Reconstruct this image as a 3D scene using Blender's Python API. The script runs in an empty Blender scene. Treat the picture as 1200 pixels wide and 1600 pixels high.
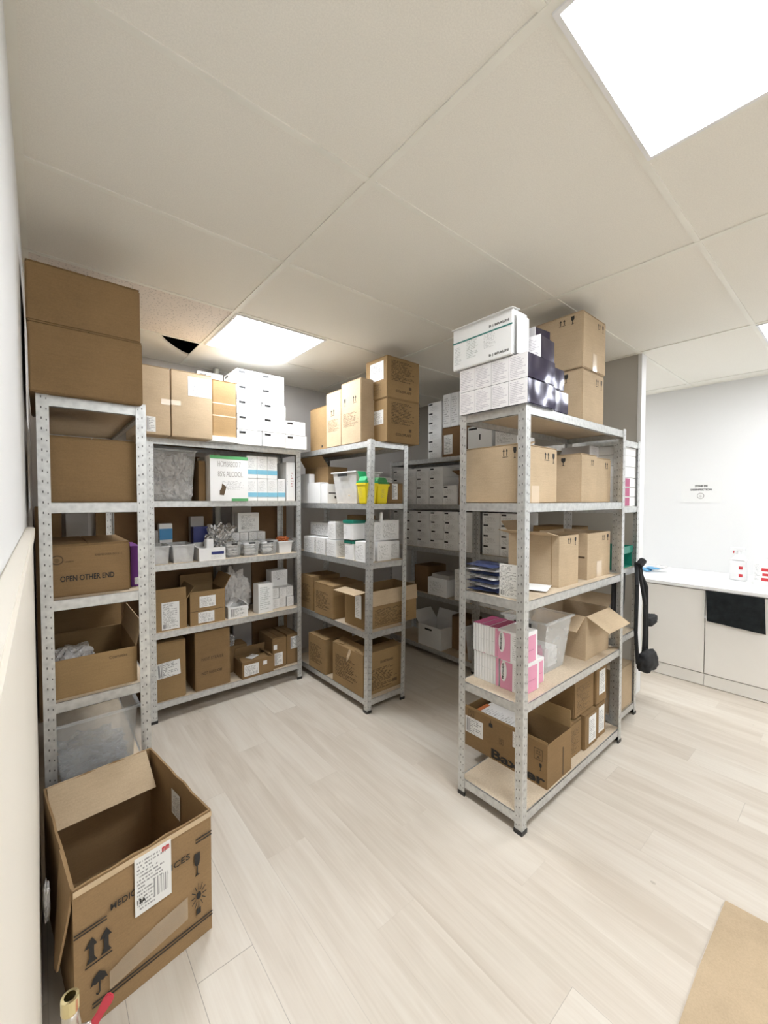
import bpy, bmesh, math, random
from mathutils import Vector, Matrix, noise
S = bpy.context.scene
COL = S.collection
R = math.radians
# ---------------------------------------------------------------- camera, world, exposure
cam_d = bpy.data.cameras.new('camera'); cam = bpy.data.objects.new('camera', cam_d); COL.objects.link(cam)
cam_d.sensor_fit = 'HORIZONTAL'; cam_d.sensor_width = 36.0; cam_d.lens = 36.0 * 638.13 / 1200.0
cam_d.clip_start = 0.01; cam_d.clip_end = 50
cam.location = (0, 0, 1.4); cam.rotation_euler = (R(90 - 1.687), 0, R(-40.05))
S.camera = cam
w = bpy.data.worlds.new('world'); S.world = w; w.use_nodes = True
w.node_tree.nodes['Background'].inputs[0].default_value = (1.0, 0.97, 0.93, 1)
w.node_tree.nodes['Background'].inputs[1].default_value = 0.0
S.view_settings.view_transform = 'Standard'; S.view_settings.look = 'None'
S.view_settings.exposure = 0.0; S.view_settings.gamma = 1.0; S.view_settings.use_curve_mapping = False
LAMP = 26.0           # emission strength of the ceiling panels
HC = 2.435            # ceiling height
XW, XE, YN, YS = -0.04, 4.6, 3.4, -3.2   # room faces: left wall, right wall, back wall, wall behind the camera

# ---------------------------------------------------------------- materials
def newmat(name):
    m = bpy.data.materials.new(name); m.use_nodes = True
    nt = m.node_tree; b = nt.nodes['Principled BSDF']
    return m, nt, b
def N(nt, t, **k):
    n = nt.nodes.new(t)
    for a, v in k.items(): setattr(n, a, v)
    return n
def math_n(nt, op, a, b=None, c=None):
    n = nt.nodes.new('ShaderNodeMath'); n.operation = op
    for i, v in enumerate((a, b, c)):
        if v is None: continue
        if isinstance(v, (int, float)): n.inputs[i].default_value = v
        else: nt.links.new(v, n.inputs[i])
    return n.outputs[0]
def ramp(nt, fac, stops):
    n = nt.nodes.new('ShaderNodeValToRGB'); nt.links.new(fac, n.inputs[0])
    e = n.color_ramp.elements
    while len(e) < len(stops): e.new(0.5)
    for i, (p, c) in enumerate(stops): e[i].position = p; e[i].color = (*c, 1) if len(c) == 3 else c
    return n.outputs[0]
def mixc(nt, fac, a, b, mode='MIX'):
    n = nt.nodes.new('ShaderNodeMix'); n.data_type = 'RGBA'; n.blend_type = mode
    for i, v in ((0, fac), (6, a), (7, b)):
        if isinstance(v, (int, float)): n.inputs[i].default_value = v
        elif isinstance(v, tuple): n.inputs[i].default_value = (*v, 1) if len(v) == 3 else v
        else: nt.links.new(v, n.inputs[i])
    return n.outputs[2]
def coords(nt, kind='Object', scale=(1, 1, 1)):
    t = nt.nodes.new('ShaderNodeTexCoord'); m = nt.nodes.new('ShaderNodeMapping')
    nt.links.new(t.outputs[kind], m.inputs[0]); m.inputs['Scale'].default_value = scale
    return m.outputs[0]
def noise_n(nt, vec, scale, detail=3, rough=.5):
    n = nt.nodes.new('ShaderNodeTexNoise'); nt.links.new(vec, n.inputs['Vector'])
    n.inputs['Scale'].default_value = scale; n.inputs['Detail'].default_value = detail; n.inputs['Roughness'].default_value = rough
    return n.outputs[0]
def bump(nt, b, h, strength=.2, dist=.002):
    n = nt.nodes.new('ShaderNodeBump'); n.inputs['Strength'].default_value = strength; n.inputs['Distance'].default_value = dist
    nt.links.new(h, n.inputs['Height']); nt.links.new(n.outputs[0], b.inputs['Normal'])
def plain(name, col, rough=.5, metal=0, spec=.5, var=.04, vs=6):
    m, nt, b = newmat(name)
    n = noise_n(nt, coords(nt), vs, 4)
    lo = tuple(max(0, c * (1 - var)) for c in col); hi = tuple(min(1, c * (1 + var)) for c in col)
    nt.links.new(ramp(nt, n, [(.3, lo), (.7, hi)]), b.inputs['Base Color'])
    b.inputs['Roughness'].default_value = rough; b.inputs['Metallic'].default_value = metal
    b.inputs['Specular IOR Level'].default_value = spec
    return m
def kraft(name, col):
    m, nt, b = newmat(name)
    v = coords(nt)
    n1 = noise_n(nt, v, 5, 4); n2 = noise_n(nt, v, 220, 2); n3 = noise_n(nt, coords(nt, scale=(1, 1, 14)), 18, 2)
    f = math_n(nt, 'ADD', math_n(nt, 'MULTIPLY', n1, .5), math_n(nt, 'ADD', math_n(nt, 'MULTIPLY', n2, .3), math_n(nt, 'MULTIPLY', n3, .2)))
    lo = tuple(c * .86 for c in col); hi = tuple(min(1, c * 1.1) for c in col)
    nt.links.new(ramp(nt, f, [(.35, lo), (.62, hi)]), b.inputs['Base Color'])
    b.inputs['Roughness'].default_value = .82; b.inputs['Specular IOR Level'].default_value = .25
    bump(nt, b, n1, .25, .004)
    return m
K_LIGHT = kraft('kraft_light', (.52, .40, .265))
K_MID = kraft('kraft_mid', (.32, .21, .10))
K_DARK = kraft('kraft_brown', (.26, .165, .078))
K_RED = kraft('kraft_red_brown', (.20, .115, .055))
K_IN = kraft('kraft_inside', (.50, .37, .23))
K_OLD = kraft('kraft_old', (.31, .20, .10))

def steel(name, holes):
    m, nt, b = newmat(name)
    v = coords(nt)
    n1 = noise_n(nt, v, 60, 3); vo = nt.nodes.new('ShaderNodeTexVoronoi'); nt.links.new(v, vo.inputs['Vector']); vo.inputs['Scale'].default_value = 45
    f = math_n(nt, 'ADD', math_n(nt, 'MULTIPLY', n1, .6), math_n(nt, 'MULTIPLY', vo.outputs['Distance'], .5))
    c = ramp(nt, f, [(.2, (.50, .51, .51)), (.75, (.68, .69, .68))])
    metal = .72
    if holes:
        sx = nt.nodes.new('ShaderNodeSeparateXYZ'); nt.links.new(v, sx.inputs[0])
        ax = math_n(nt, 'ABSOLUTE', sx.outputs[0]); ay = math_n(nt, 'ABSOLUTE', sx.outputs[1])
        def band(a, c0, h): return math_n(nt, 'LESS_THAN', math_n(nt, 'ABSOLUTE', math_n(nt, 'SUBTRACT', a, c0)), h)
        def slot(c0, h, ph, lo):
            fz = math_n(nt, 'FRACT', math_n(nt, 'ADD', math_n(nt, 'DIVIDE', sx.outputs[2], .0375), ph))
            return math_n(nt, 'MULTIPLY', math_n(nt, 'MAXIMUM', band(ax, c0, h), band(ay, c0, h)), math_n(nt, 'LESS_THAN', fz, lo))
        hs = math_n(nt, 'MAXIMUM', slot(.014, .0017, 0, .22), slot(.028, .0015, .1, .16))
        c = mixc(nt, hs, c, (.07, .07, .07))
        nt.links.new(math_n(nt, 'MULTIPLY', math_n(nt, 'SUBTRACT', 1, hs), metal), b.inputs['Metallic'])
    else: b.inputs['Metallic'].default_value = metal
    nt.links.new(c, b.inputs['Base Color'])
    b.inputs['Roughness'].default_value = .38
    return m
M_POST = steel('galvanised_steel_slotted', True)
M_BEAM = steel('galvanised_steel', False)

m, nt, b = newmat('chipboard'); M_CHIP = m
v = coords(nt); n1 = noise_n(nt, v, 160, 2, .7); n2 = noise_n(nt, v, 8, 3)
nt.links.new(ramp(nt, math_n(nt, 'ADD', math_n(nt, 'MULTIPLY', n1, .7), math_n(nt, 'MULTIPLY', n2, .3)), [(.3, (.50, .40, .28)), (.7, (.68, .57, .43))]), b.inputs['Base Color'])
b.inputs['Roughness'].default_value = .8

m, nt, b = newmat('vinyl_planks'); M_FLOOR = m
v = coords(nt); sx = N(nt, 'ShaderNodeSeparateXYZ'); nt.links.new(v, sx.inputs[0])
cf = math_n(nt, 'DIVIDE', math_n(nt, 'SUBTRACT', sx.outputs[0], .815), .165)
ci = math_n(nt, 'FLOOR', cf)
rf = math_n(nt, 'DIVIDE', math_n(nt, 'ADD', math_n(nt, 'SUBTRACT', sx.outputs[1], 2.22), math_n(nt, 'MULTIPLY', ci, .48)), 1.22)
ri = math_n(nt, 'FLOOR', rf)
cx = N(nt, 'ShaderNodeCombineXYZ'); nt.links.new(ci, cx.inputs[0]); nt.links.new(ri, cx.inputs[1])
wn = N(nt, 'ShaderNodeTexWhiteNoise'); wn.noise_dimensions = '3D'; nt.links.new(cx.outputs[0], wn.inputs['Vector'])
off = N(nt, 'ShaderNodeVectorMath', operation='MULTIPLY_ADD'); nt.links.new(wn.outputs['Color'], off.inputs[0]); off.inputs[1].default_value = (9, 9, 9)
mp = N(nt, 'ShaderNodeMapping'); mp.inputs['Scale'].default_value = (9, 1.2, 1); nt.links.new(v, mp.inputs[0]); nt.links.new(mp.outputs[0], off.inputs[2])
g1 = N(nt, 'ShaderNodeTexNoise'); nt.links.new(off.outputs[0], g1.inputs['Vector']); g1.inputs['Scale'].default_value = 1.6; g1.inputs['Detail'].default_value = 6; g1.inputs['Distortion'].default_value = .6
mp2 = N(nt, 'ShaderNodeMapping'); mp2.inputs['Scale'].default_value = (5, .35, 1); nt.links.new(off.outputs[0], mp2.inputs[0])
g2 = N(nt, 'ShaderNodeTexNoise'); nt.links.new(mp2.outputs[0], g2.inputs['Vector']); g2.inputs['Scale'].default_value = 3; g2.inputs['Detail'].default_value = 4
f = math_n(nt, 'ADD', math_n(nt, 'MULTIPLY', g1.outputs[0], .55), math_n(nt, 'ADD', math_n(nt, 'MULTIPLY', g2.outputs[0], .25), math_n(nt, 'MULTIPLY', wn.outputs['Value'], .2)))
c = ramp(nt, f, [(.3, (.56, .49, .405)), (.5, (.66, .595, .51)), (.7, (.74, .69, .61))])
e1 = math_n(nt, 'ABSOLUTE', math_n(nt, 'SUBTRACT', math_n(nt, 'FRACT', cf), .5)); s1 = math_n(nt, 'GREATER_THAN', e1, .4935)
e2 = math_n(nt, 'ABSOLUTE', math_n(nt, 'SUBTRACT', math_n(nt, 'FRACT', rf), .5)); s2 = math_n(nt, 'GREATER_THAN', e2, .4988)
sm = math_n(nt, 'MULTIPLY', math_n(nt, 'MAXIMUM', s1, s2), math_n(nt, 'MULTIPLY', math_n(nt, 'POWER', wn.outputs['Value'], 2), .6))
# small dark knots
kn = N(nt, 'ShaderNodeTexVoronoi'); mpk = N(nt, 'ShaderNodeMapping'); mpk.inputs['Scale'].default_value = (3.4, 2.2, 1); nt.links.new(v, mpk.inputs[0]); nt.links.new(mpk.outputs[0], kn.inputs['Vector']); kn.inputs['Scale'].default_value = 1
kd = math_n(nt, 'MULTIPLY', math_n(nt, 'LESS_THAN', kn.outputs['Distance'], .032), .35)
c = mixc(nt, kd, c, (.22, .17, .12))
nt.links.new(mixc(nt, sm, c, (.17, .14, .11)), b.inputs['Base Color'])
b.inputs['Roughness'].default_value = .42; b.inputs['Specular IOR Level'].default_value = .4
bump(nt, b, g2.outputs[0], .08, .001)

def tilemat(name, col, holes):
    m, nt, b = newmat(name); v = coords(nt)
    n = noise_n(nt, v, 260, 2, .7)
    if holes:
        vo = N(nt, 'ShaderNodeTexVoronoi'); nt.links.new(v, vo.inputs['Vector']); vo.inputs['Scale'].default_value = 75
        d = math_n(nt, 'LESS_THAN', vo.outputs['Distance'], .28)
        c = mixc(nt, d, col, tuple(x * .74 for x in col))
    else: c = ramp(nt, n, [(.35, tuple(x * .96 for x in col)), (.65, tuple(min(1, x * 1.03) for x in col))])
    nt.links.new(c, b.inputs['Base Color']); b.inputs['Roughness'].default_value = .95; b.inputs['Specular IOR Level'].default_value = .1
    bump(nt, b, n, .25, .001)
    return m
M_TILE = tilemat('ceiling_tile', (.88, .85, .775), False)
M_TILE2 = tilemat('ceiling_tile_fissured', (.84, .77, .70), True)
M_GRID = plain('ceiling_grid_white', (.88, .86, .78), .5)
M_WALL = plain('wall_paint_white', (.79, .79, .785), .75, var=.012, vs=2)
M_WAINS = plain('wainscot_cream', (.80, .75, .66), .5, var=.02, vs=2)
M_BACKW = plain('wall_paint_grey', (.60, .575, .55), .8, var=.015, vs=2)
M_PART = plain('partition_paint', (.47, .445, .40), .7, var=.02, vs=2)
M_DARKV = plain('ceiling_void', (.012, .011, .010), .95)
M_WHITE = plain('white_board', (.86, .86, .85), .6, var=.02)
M_WPLAS = plain('white_plastic', (.85, .85, .85), .3)
M_CAB = plain('cabinet_cream', (.90, .87, .82), .4, var=.01)
M_CTOP = plain('counter_white', (.90, .90, .89), .22, var=.01)
M_INK = plain('black_ink', (.022, .02, .018), .7)
M_INKB = plain('brown_ink', (.11, .07, .035), .8)
M_BLACK = plain('black_plastic', (.015, .015, .015), .4)
M_BFAB = plain('black_fabric', (.012, .012, .013), .8, var=.3, vs=30)
M_CHAR = plain('charcoal_cloth', (.022, .027, .03), .85, var=.35, vs=25)
M_TAPE = plain('packing_tape', (.60, .45, .28), .18, spec=.7)
M_TAPEL = plain('clear_tape', (.68, .55, .40), .15, spec=.8)
M_NAVY = plain('navy_foil', (.016, .011, .045), .18, .0, spec=.9, var=.3, vs=10)
m = M_NAVY; nt = m.node_tree; b = nt.nodes['Principled BSDF']; b.inputs['Metallic'].default_value = .35
bump(nt, b, noise_n(nt, coords(nt), 7, 1), .7, .03)
M_NAVYP = plain('navy_print', (.02, .03, .16), .4)
M_BLUE = plain('blue_print', (.05, .27, .55), .4)
M_SKY = plain('light_blue_print', (.22, .52, .68), .5)
M_TEAL = plain('teal_print', (.04, .22, .20), .5)
M_TEALP = plain('teal_plastic', (.01, .20, .14), .35)
M_GREEN = plain('green_plastic', (.03, .42, .16), .35)
M_GREEND = plain('dark_green_plastic', (.03, .22, .05), .4)
M_GREENB = plain('green_board', (.10, .38, .14), .5)
M_YEL = plain('yellow_plastic', (.80, .66, .015), .35)
M_PINK = plain('pink_board', (.76, .33, .47), .45)
M_MAG = plain('magenta_board', (.40, .07, .17), .45)
M_PURP = plain('purple_board', (.13, .02, .19), .5)
M_RED = plain('red_print', (.62, .04, .05), .5)
M_REDP = plain('red_lever', (.58, .05, .08), .35)
M_ORG = plain('orange_plastic', (.55, .16, .05), .4)
M_BRASS = plain('brass', (.82, .72, .42), .2, 1.0)
M_CHROME = plain('nickel', (.62, .58, .52), .28, .9)
M_BLUEG = plain('blue_glove_rubber', (.12, .36, .60), .45)
M_BLUEP = plain('blue_packet_film', (.035, .05, .13), .25)
M_CREAM = plain('cream_tube', (.75, .62, .42), .5)
M_GREYB = plain('grey_board', (.42, .40, .38), .7)
M_FOIL = plain('silver_foil', (.55, .55, .55), .25, .8)
bump(M_FOIL.node_tree, M_FOIL.node_tree.nodes['Principled BSDF'], noise_n(M_FOIL.node_tree, coords(M_FOIL.node_tree), 35, 2), 1, .02)

def clear(name, col, fac, rough=.15):
    m, nt, b = newmat(name)
    b.inputs['Base Color'].default_value = (*col, 1); b.inputs['Roughness'].default_value = rough; b.inputs['Specular IOR Level'].default_value = .7
    t = N(nt, 'ShaderNodeBsdfTransparent'); mx = N(nt, 'ShaderNodeMixShader')
    lw = N(nt, 'ShaderNodeLayerWeight'); lw.inputs[0].default_value = .35
    k = noise_n(nt, coords(nt), 25, 3)
    f = math_n(nt, 'ADD', math_n(nt, 'MULTIPLY', lw.outputs['Facing'], .28), math_n(nt, 'ADD', fac - .12, math_n(nt, 'MULTIPLY', k, .24)))
    nt.links.new(math_n(nt, 'MINIMUM', f, 1), mx.inputs[0]); nt.links.new(t.outputs[0], mx.inputs[1]); nt.links.new(b.outputs[0], mx.inputs[2])
    nt.links.new(mx.outputs[0], nt.nodes['Material Output'].inputs[0])
    return m
M_CLEAR = clear('clear_plastic', (.86, .88, .88), .16)
M_FROST = clear('frosted_plastic', (.86, .86, .85), .36, .3)
M_BAG = clear('plastic_film', (.86, .84, .82), .66, .14)
bump(M_BAG.node_tree, M_BAG.node_tree.nodes['Principled BSDF'], noise_n(M_BAG.node_tree, coords(M_BAG.node_tree), 20, 2), 1, .035)
M_BAGT = clear('thin_clear_film', (.85, .86, .88), .22, .08)
bump(M_BAGT.node_tree, M_BAGT.node_tree.nodes['Principled BSDF'], noise_n(M_BAGT.node_tree, coords(M_BAGT.node_tree), 30, 3), 1, .03)

def lines_mask(nt, uv_u, uv_v, rows, dens, k=26.0, seed=0.0):
    rr = math_n(nt, 'MULTIPLY', uv_v, rows); ri = math_n(nt, 'FLOOR', rr); fr = math_n(nt, 'FRACT', rr)
    cx = N(nt, 'ShaderNodeCombineXYZ'); nt.links.new(math_n(nt, 'MULTIPLY', uv_u, k), cx.inputs[0]); nt.links.new(math_n(nt, 'MULTIPLY', ri, 7.37), cx.inputs[1]); cx.inputs[2].default_value = seed
    n = N(nt, 'ShaderNodeTexNoise'); nt.links.new(cx.outputs[0], n.inputs['Vector']); n.inputs['Scale'].default_value = 1; n.inputs['Detail'].default_value = 1
    a = math_n(nt, 'GREATER_THAN', n.outputs[0], 1 - dens)
    band = math_n(nt, 'LESS_THAN', math_n(nt, 'ABSOLUTE', math_n(nt, 'SUBTRACT', fr, .5)), .24)
    # row length varies: paragraph look
    cl = N(nt, 'ShaderNodeTexWhiteNoise'); cl.noise_dimensions = '1D'; nt.links.new(ri, cl.inputs['W'])
    ln = math_n(nt, 'LESS_THAN', uv_u, math_n(nt, 'ADD', .45, math_n(nt, 'MULTIPLY', cl.outputs['Value'], .5)))
    return math_n(nt, 'MULTIPLY', math_n(nt, 'MULTIPLY', a, band), ln)
def inr(nt, x, lo, hi): return math_n(nt, 'MULTIPLY', math_n(nt, 'GREATER_THAN', x, lo), math_n(nt, 'LESS_THAN', x, hi))
def uvs(nt):
    t = N(nt, 'ShaderNodeTexCoord'); s = N(nt, 'ShaderNodeSeparateXYZ'); nt.links.new(t.outputs['UV'], s.inputs[0])
    return s.outputs[0], s.outputs[1]
def label_mat(name, rows=12, bar=None, bg=(.84, .84, .82), ink=(.30, .30, .30), dens=.52, seed=1.0, k=26.0):
    m, nt, b = newmat(name); u, v = uvs(nt)
    t = math_n(nt, 'MULTIPLY', lines_mask(nt, u, v, rows, dens, k, seed), math_n(nt, 'MULTIPLY', inr(nt, u, .06, .94), inr(nt, v, .05, .95)))
    if bar:
        u0, v0, u1, v1 = bar
        inb = math_n(nt, 'MULTIPLY', inr(nt, u, u0, u1), inr(nt, v, v0, v1))
        q = N(nt, 'ShaderNodeTexWhiteNoise'); q.noise_dimensions = '1D'; nt.links.new(math_n(nt, 'FLOOR', math_n(nt, 'MULTIPLY', u, 70)), q.inputs['W'])
        bars = math_n(nt, 'GREATER_THAN', q.outputs['Value'], .45)
        t = math_n(nt, 'ADD', math_n(nt, 'MULTIPLY', t, math_n(nt, 'SUBTRACT', 1, inb)), math_n(nt, 'MULTIPLY', bars, inb))
    nt.links.new(mixc(nt, t, bg, ink), b.inputs['Base Color']); b.inputs['Roughness'].default_value = .5
    return m
L_TXT = label_mat('label_text', 14, (.55, .08, .92, .32))
L_BAR = label_mat('label_barcode', 9, (.05, .1, .28, .9), seed=4.0)
L_SHIP = label_mat('label_shipping', 16, (.50, .14, .90, .46), bg=(.80, .80, .78), seed=7.0)
L_DOC = label_mat('label_document', 26, (.08, .06, .3, .2), seed=9.0, ink=(.25, .25, .25))
L_LEAF = label_mat('printed_leaflet', 14, None, (.84, .82, .82), (.55, .52, .55), .62, 3.0, 40)
def ink_mat(name, rows, dens, ink, seed, k=20.0, alpha=.8):
    m, nt, b = newmat(name); u, v = uvs(nt)
    t = math_n(nt, 'MULTIPLY', lines_mask(nt, u, v, rows, dens, k, seed), alpha)
    b.inputs['Base Color'].default_value = (*ink, 1); b.inputs['Roughness'].default_value = .8
    tr = N(nt, 'ShaderNodeBsdfTransparent'); mx = N(nt, 'ShaderNodeMixShader')
    nt.links.new(t, mx.inputs[0]); nt.links.new(tr.outputs[0], mx.inputs[1]); nt.links.new(b.outputs[0], mx.inputs[2]); nt.links.new(mx.outputs[0], nt.nodes['Material Output'].inputs[0])
    return m
P_INK = ink_mat('printed_text_brown', 15, .56, (.10, .06, .03), 2.0, alpha=.7)
P_INK2 = ink_mat('printed_text_small', 18, .5, (.12, .08, .04), 5.0, 30, alpha=.6)
P_GREY = ink_mat('printed_text_grey', 12, .5, (.34, .34, .36), 6.0, 22, alpha=.45)
P_TEAL = ink_mat('printed_text_teal', 12, .55, (.25, .42, .40), 8.0, 26, alpha=.35)
P_RED = ink_mat('printed_text_red', 6, .5, (.6, .1, .1), 12.0, 14, alpha=.6)
m, nt, b = newmat('light_diffuser'); M_LAMP = m
b.inputs['Emission Color'].default_value = (.965, 1.0, 1.045, 1); b.inputs['Emission Strength'].default_value = LAMP
b.inputs['Base Color'].default_value = (.9, .9, .9, 1)

# ---------------------------------------------------------------- mesh helpers
def BM(): return bmesh.new()
def bx(bm, x0, x1, y0, y1, z0, z1, M=None):
    vs = [bm.verts.new(p if M is None else M @ Vector(p)) for p in
          [(x0,y0,z0),(x1,y0,z0),(x1,y1,z0),(x0,y1,z0),(x0,y0,z1),(x1,y0,z1),(x1,y1,z1),(x0,y1,z1)]]
    for f in ((0,3,2,1),(4,5,6,7),(0,1,5,4),(1,2,6,5),(2,3,7,6),(3,0,4,7)): bm.faces.new([vs[i] for i in f])
def prism(bm, pts, z0, z1, M=None):
    n = len(pts)
    a = [bm.verts.new((M or Matrix()) @ Vector((x, y, z0))) for x, y in pts]
    c = [bm.verts.new((M or Matrix()) @ Vector((x, y, z1))) for x, y in pts]
    bm.faces.new(list(reversed(a))); bm.faces.new(c)
    for i in range(n): bm.faces.new([a[i], a[(i+1) % n], c[(i+1) % n], c[i]])
def tube(bm, pts, rads, seg=10, cap=True):
    pts = [Vector(p) for p in pts]
    if isinstance(rads, (int, float)): rads = [rads] * len(pts)
    rings = []
    for i, p in enumerate(pts):
        d = (pts[min(i+1, len(pts)-1)] - pts[max(i-1, 0)]).normalized()
        a = d.cross(Vector((0, 0, 1))); a = a.normalized() if a.length > 1e-3 else Vector((1, 0, 0))
        c = d.cross(a)
        rings.append([bm.verts.new(p + (a*math.cos(t) + c*math.sin(t))*rads[i]) for t in [2*math.pi*k/seg for k in range(seg)]])
    for r0, r1 in zip(rings, rings[1:]):
        for k in range(seg): bm.faces.new([r0[k], r0[(k+1) % seg], r1[(k+1) % seg], r1[k]])
    if cap: bm.faces.new(rings[0][::-1]); bm.faces.new(rings[-1])
def obj(name, bm, mat, parent=None, bevel=0, smooth=False, uv=False, loc=None):
    bmesh.ops.recalc_face_normals(bm, faces=bm.faces[:])
    if bevel: bmesh.ops.bevel(bm, geom=bm.edges[:], offset=bevel, segments=2, affect='EDGES', clamp_overlap=True)
    me = bpy.data.meshes.new(name); bm.to_mesh(me); bm.free()
    if smooth:
        for p in me.polygons: p.use_smooth = True
    if mat: me.materials.append(mat)
    o = bpy.data.objects.new(name, me); COL.objects.link(o)
    if parent: o.parent = parent
    if loc: o.location = loc
    return o
def root(name, label, cat, loc=(0,0,0), rz=0, group=None):
    o = bpy.data.objects.new(name, None); COL.objects.link(o); o.empty_display_size = .05
    o.location = loc; o.rotation_euler = (0, 0, rz); return tag(o, label, cat, group)
def tag(o, label, cat, group=None, kind=None):
    o['label'] = label; o['category'] = cat
    if group: o['group'] = group
    if kind: o['kind'] = kind
    return o
def struct(o): o['kind'] = 'structure'; return o
def dup(r, loc, rz=None, label=None):
    c = r.copy(); COL.objects.link(c); c.location = loc
    if rz is not None: c.rotation_euler = (0, 0, rz)
    if label: c['label'] = label
    for ch in r.children:
        k = ch.copy(); COL.objects.link(k); k.parent = c
        for g in ch.children:
            q = g.copy(); COL.objects.link(q); q.parent = k
    return c

# faces of a carton, local coordinates with the origin at the base centre
def face_frame(f, w, d, h):
    if f == 'F': return Vector((-w/2, -d/2, 0)), Vector((1,0,0)), Vector((0,0,1)), w, h
    if f == 'L': return Vector((-w/2, d/2, 0)), Vector((0,-1,0)), Vector((0,0,1)), d, h
    if f == 'R': return Vector((w/2, -d/2, 0)), Vector((0,1,0)), Vector((0,0,1)), d, h
    return Vector((-w/2, -d/2, h)), Vector((1,0,0)), Vector((0,1,0)), w, d
def face_mat(f, w, d, h, u, v, off=.0004):
    o, U, V, W_, H_ = face_frame(f, w, d, h); Nn = U.cross(V)
    p = o + U*u*W_ + V*v*H_ + Nn*off
    return Matrix(((U.x, V.x, Nn.x, p.x), (U.y, V.y, Nn.y, p.y), (U.z, V.z, Nn.z, p.z), (0,0,0,1))), W_, H_
def plate(name, M, w, h, mat, parent, th=.0008, tilt=0):
    bm = BM(); uvl = bm.loops.layers.uv.new('UVMap')
    if tilt: M = M @ Matrix.Translation((w/2, h/2, 0)) @ Matrix.Rotation(tilt, 4, 'Z') @ Matrix.Translation((-w/2, -h/2, 0))
    P = [(0,0),(w,0),(w,h),(0,h)]; UV = [(0,0),(1,0),(1,1),(0,1)]
    a = [bm.verts.new(M @ Vector((x,y,0))) for x,y in P]; c = [bm.verts.new(M @ Vector((x,y,th))) for x,y in P]
    f = bm.faces.new(c)
    for l, q in zip(f.loops, UV): l[uvl].uv = q
    bm.faces.new(a[::-1])
    for i in range(4): bm.faces.new([a[i], a[(i+1)%4], c[(i+1)%4], c[i]])
    bm.normal_update()
    me = bpy.data.meshes.new(name); bm.to_mesh(me); bm.free(); me.materials.append(mat)
    o = bpy.data.objects.new(name, me); COL.objects.link(o); o.parent = parent
    return o
def decal_quad(name, M, w, h, mat, parent):
    bm = BM(); uvl = bm.loops.layers.uv.new('UVMap')
    f = bm.faces.new([bm.verts.new(M @ Vector(p)) for p in ((0,0,0),(w,0,0),(w,h,0),(0,h,0))])
    for l, q in zip(f.loops, ((0,0),(1,0),(1,1),(0,1))): l[uvl].uv = q
    me = bpy.data.meshes.new(name); bm.to_mesh(me); bm.free(); me.materials.append(mat)
    o = bpy.data.objects.new(name, me); COL.objects.link(o); o.parent = parent
    return o
SYM = {
 'arrows': [[(.08,.12),(.92,.12),(.92,.18),(.08,.18)], [(.2,.26),(.3,.26),(.3,.7),(.42,.7),(.25,.98),(.08,.7),(.2,.7)], [(.7,.26),(.8,.26),(.8,.7),(.92,.7),(.75,.98),(.58,.7),(.7,.7)]],
 'blockarrows': [[(.0,.0),(1,.0),(1,.04),(0,.04)], [(.05,.12),(.45,.12),(.34,.3),(.34,.66),(.46,.66),(.28,.96),(.0,.66),(.16,.66),(.16,.3)], [(.58,.12),(.98,.12),(.87,.3),(.87,.66),(1,.66),(.8,.96),(.54,.66),(.69,.66),(.69,.3)]],
 'glass': [[(.2,1),(.8,1),(.82,.7),(.72,.5),(.56,.42),(.56,.08),(.78,.0),(.22,.0),(.44,.08),(.44,.42),(.28,.5),(.18,.7)]],
 'umbrella': [[(0,.5),(.15,.8),(.46,.98),(.54,.98),(.85,.8),(1,.5),(.86,.56),(.72,.5),(.56,.56),(.56,.1),(.45,0),(.32,.04),(.3,.14),(.36,.14),(.38,.07),(.46,.08),(.48,.14),(.48,.56),(.3,.5),(.15,.56)]],
 'sun': [[(.5+.13*math.cos(a),.62+.13*math.sin(a)) for a in [k*math.pi/4 for k in range(8)]], [(.35,.0),(.6,.0),(.6,.2),(.35,.2)]] +
        [[(.5+.2*math.cos(a-.08),.62+.2*math.sin(a-.08)),(.5+.42*math.cos(a-.03),.62+.42*math.sin(a-.03)),(.5+.42*math.cos(a+.03),.62+.42*math.sin(a+.03)),(.5+.2*math.cos(a+.08),.62+.2*math.sin(a+.08))] for a in [k*math.pi/6 for k in range(12)]],
 'crate': [[(0,0),(1,0),(1,.06),(0,.06)],[(0,.94),(1,.94),(1,1),(0,1)],[(0,.06),(.06,.06),(.06,.94),(0,.94)],[(.94,.06),(1,.06),(1,.94),(.94,.94)],[(.3,.15),(.7,.15),(.5,.4)],[(.2,.5),(.8,.5),(.8,.56),(.2,.56)],[(.3,.66),(.45,.66),(.45,.84),(.3,.84)],[(.55,.66),(.7,.66),(.7,.84),(.55,.84)]],
 'house': [[(.1,0),(.9,0),(.9,.45),(.62,.6),(.55,.62),(.55,1),(.45,1),(.45,.62),(.38,.6),(.1,.45)]],
 'oval': [[(.5+.5*math.cos(a),.5+.5*math.sin(a)) for a in [k*math.pi/10 for k in range(21)]] + [(.5+.40*math.cos(a),.5+.38*math.sin(a)) for a in [k*math.pi/10 for k in range(20,-1,-1)]], [(.3,.4),(.7,.4),(.7,.46),(.3,.46)], [(.3,.55),(.62,.55),(.62,.62),(.3,.62)], [(.36,.26),(.6,.26),(.6,.32),(.36,.32)]],
 'lines2': [[(0,0),(1,0),(1,.28),(0,.28)],[(0,.72),(1,.72),(1,1),(0,1)]],
 'rect': [[(0,0),(1,0),(1,1),(0,1)]],
}
def symbol(name, M, w, h, kind, mat, parent, th=.0005):
    bm = BM()
    for P in SYM[kind]:
        prism(bm, [(x*w, y*h) for x, y in P], 0, th, M)
    return obj(name, bm, mat, parent)
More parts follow.
